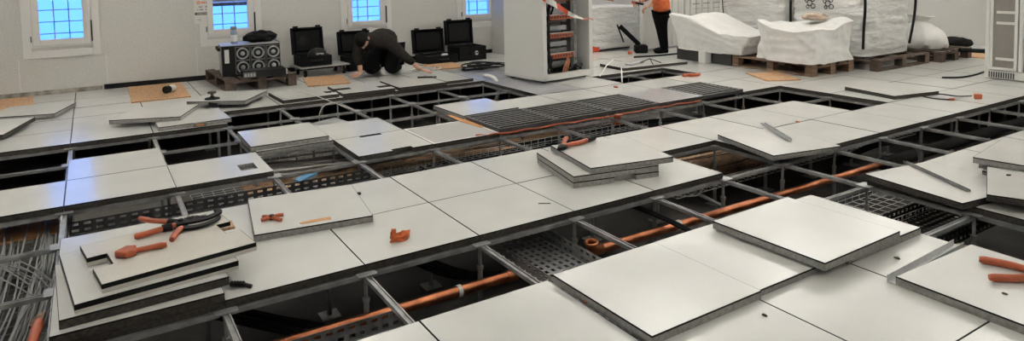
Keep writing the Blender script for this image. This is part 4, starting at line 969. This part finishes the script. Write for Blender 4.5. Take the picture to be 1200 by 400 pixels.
km = thing('person', 'kneeling person in dark sweater and black trousers leaning on both hands', 'person', (-5.34, 2.52, .002))
V = [(L(.22, -.46, .40), .18, .17),      # 0 pelvis
     (L(.20, -.33, .46), .19, .17),      # 1 waist
     (L(.17, -.16, .49), .20, .165),     # 2 chest
     (L(.13, -.01, .485), .15, .14),     # 3 upper chest
     (L(.04, .09, .50), .08, .075),      # 4 neck
     (L(-.07, -.03, .47), .105, .095),  # 5 R shoulder (image left)
     (L(-.09, .02, .31), .075, .070),   # 6 R elbow
     (L(-.05, .05, .17), .054, .054),    # 7 R cuff
     (L(.32, -.03, .46), .105, .10),     # 8 L shoulder
     (L(.47, .02, .31), .075, .070),     # 9 L elbow
     (L(.64, .055, .175), .050, .050)]   # 10 L cuff
E_ = [(0, 1), (1, 2), (2, 3), (3, 4), (3, 5), (5, 6), (6, 7), (3, 8), (8, 9), (9, 10)]
skin_body('sweater', V, E_, km, SWEAT, 0)
V = [(L(.20, -.52, .28), .17, .16), (L(.10, -.40, .25), .13, .12), (L(.06, -.18, .20), .12, .115), (L(.05, -.04, .10), .088, .09), (L(.05, -.28, .08), .07, .07), (L(.05, -.56, .055), .048, .048),
     (L(.30, -.40, .25), .13, .12), (L(.32, -.18, .20), .12, .115), (L(.32, -.04, .10), .088, .09), (L(.33, -.28, .08), .07, .07), (L(.33, -.56, .055), .048, .048)]
skin_body('trousers', V, [(0, 1), (1, 2), (2, 3), (3, 4), (4, 5), (0, 6), (6, 7), (7, 8), (8, 9), (9, 10)], km, TROUS, 0)
for u in (.05, .33): 
    MB().tube([L(u, -.54, .05), L(u, -.66, .05), L(u, -.74, .045)], [.045, .042, .028], 10).build('shoe', BLKP, km, smooth=True)
# wrists and hands
for wp, cf, dr, sd in ((L(-.04, .075, .078), L(-.05, .05, .17), L(-.35, .9, -.10), -1), (L(.71, .07, .105), L(.64, .055, .175), L(.95, .25, -.14), 1)):
    MB().tube([cf, wp], [.030, .026], 10).build('forearm', SKIN, km, smooth=True)
    hand(km, wp, dr, (0, 0, 1), sd, s=1.05, curl=.16)
# head looking down
def head(parent, centre, face_dir, crown_dir, s=1.0, hair=HAIR):
    import bmesh
    c = Vector(centre); f = Vector(face_dir).normalized(); u = Vector(crown_dir); u = (u-f*u.dot(f)).normalized(); r = u.cross(f)
    B = Matrix(((r.x, f.x, u.x, c.x), (r.y, f.y, u.y, c.y), (r.z, f.z, u.z, c.z), (0, 0, 0, 1)))
    def ico(name, mtl, fn, sub=4):
        bm = bmesh.new(); bmesh.ops.create_icosphere(bm, subdivisions=sub, radius=1)
        for v in bm.verts: v.co = B @ (Vector(fn(v.co))*s)
        me = bpy.data.meshes.new(name); bm.to_mesh(me); bm.free(); me.materials.append(mtl)
        for p in me.polygons: p.use_smooth = True
        o = bpy.data.objects.new(name, me); COL.objects.link(o); o.parent = parent; return o
    def face(p):
        x, y, z = p; w = 1-.28*max(0, -z)**1.5
        yy = y*.098*w; zz = z*.118
        if y > .6 and abs(x) < .25 and -.35 < z < .1: yy += .022*(1-abs(x)/.25)*(1-abs(z+.15)/.3)      # nose
        if y > .5 and abs(abs(x)-.35) < .16 and abs(z-.05) < .12: yy -= .008                          # eye sockets
        if y > .6 and abs(x) < .3 and abs(z+.52) < .05: yy -= .005                                    # mouth line
        return (x*.078*w, yy, zz)
    ico('face', SKIN, face)
    def hr(p):
        x, y, z = p; k = 1.07
        if y > .25 and z < .45: k = .90
        if z < -.55: k = .86
        return (x*.079*k, y*.1*k, z*.119*k)
    ico('hair', hair, hr)
    for sgn in (-1, 1): ico('ear', SKIN, lambda p, sgn=sgn: (sgn*.082+p[0]*.012, -.01+p[1]*.022, -.01+p[2]*.032), 2)
    for sgn in (-1, 1): ico('eye', INK, lambda p, sgn=sgn: (sgn*.030+p[0]*.010, .083+p[1]*.006, .006+p[2]*.006), 2)
head(km, L(.01, .14, .505), L(.12, .10, -1), L(-.15, 1, .25), 1.02)
MB().prism([(0, 0), (.11, 0), (.11, .018), (0, .018)], 0, .002).build('back_print', FILM2, km, loc=L(.06, -.06, .632), rot=(.2, .1, .95))

sm_ = thing('person', 'standing person in orange top and black trousers working by the partition', 'person', (-4.76, 7.10, .001))
V = [(L(.02, .0, .74), .15, .13), (L(-.015, .03, .54), .125, .115), (L(.01, .05, .34), .088, .085), (L(.05, .04, .10), .062, .062), (L(.05, .04, .045), .058, .058),
     (L(.03, -.09, .54), .12, .11), (L(.03, -.10, .34), .085, .085), (L(.07, -.12, .10), .062, .062), (L(.07, -.12, .045), .056, .056)]
skin_body('trousers', V, [(0, 1), (1, 2), (2, 3), (3, 4), (0, 5), (5, 6), (6, 7), (7, 8)], sm_, TROUS, 0)
for u, v in ((.04, .04), (.06, -.12)): MB().tube([L(u+.06, v, .038), L(u, v, .042), L(u-.10, v+.02, .034), L(u-.15, v+.03, .026)], [.036, .040, .036, .022], 10).build('shoe', BLKC, sm_, smooth=True)
V = [(L(.02, 0, .63), .178, .15), (L(.01, 0, .74), .175, .145), (L(.0, .0, .88), .165, .13), (L(-.04, .0, 1.06), .175, .13), (L(-.07, .0, 1.18), .12, .10), (L(-.10, .0, 1.27), .06, .055),
     (L(-.09, .17, 1.13), .07, .07), (L(-.05, .24, .90), .055, .055), (L(-.17, .20, .78), .042, .042),
     (L(-.09, -.17, 1.13), .07, .07), (L(-.09, -.24, .90), .055, .055), (L(-.24, -.12, .82), .042, .042)]
skin_body('orange_top', V, [(0, 1), (1, 2), (2, 3), (3, 4), (4, 5), (4, 6), (6, 7), (7, 8), (4, 9), (9, 10), (10, 11)], sm_, ORFAB, 0)
for wp, cf in ((L(-.23, .17, .74), L(-.17, .20, .78)), (L(-.31, -.08, .80), L(-.24, -.12, .82))):
    MB().tube([cf, wp], [.030, .026], 10).build('forearm', SKIN, sm_, smooth=True)
    hand(sm_, wp, Vector(wp)-Vector(cf), (0, 0, 1), 1, s=1.0, curl=.5)
head(sm_, L(-.15, .0, 1.40), L(-.85, .1, -.4), L(-.4, 0, .9), 1.0)
MB().box(-.004, .004, -.02, .02, 0, .11).build('pocket_strip', PAPER, sm_, loc=L(.165, .06, .58), rot=(0, .15, .3))
t = thing('black_hand_drill', 'small black and orange tool held in the standing person’s hands', 'tool', (-4.76, 7.10, .79), 0)
MB().tube([L(-.38, -.02, .0), L(-.28, .06, -.02)], .018, 8).build('body', BLKP, t, smooth=True); MB().tube([L(-.43, -.06, .01), L(-.38, -.02, .0)], .022, 8).build('tip', ORANGE, t, smooth=True)
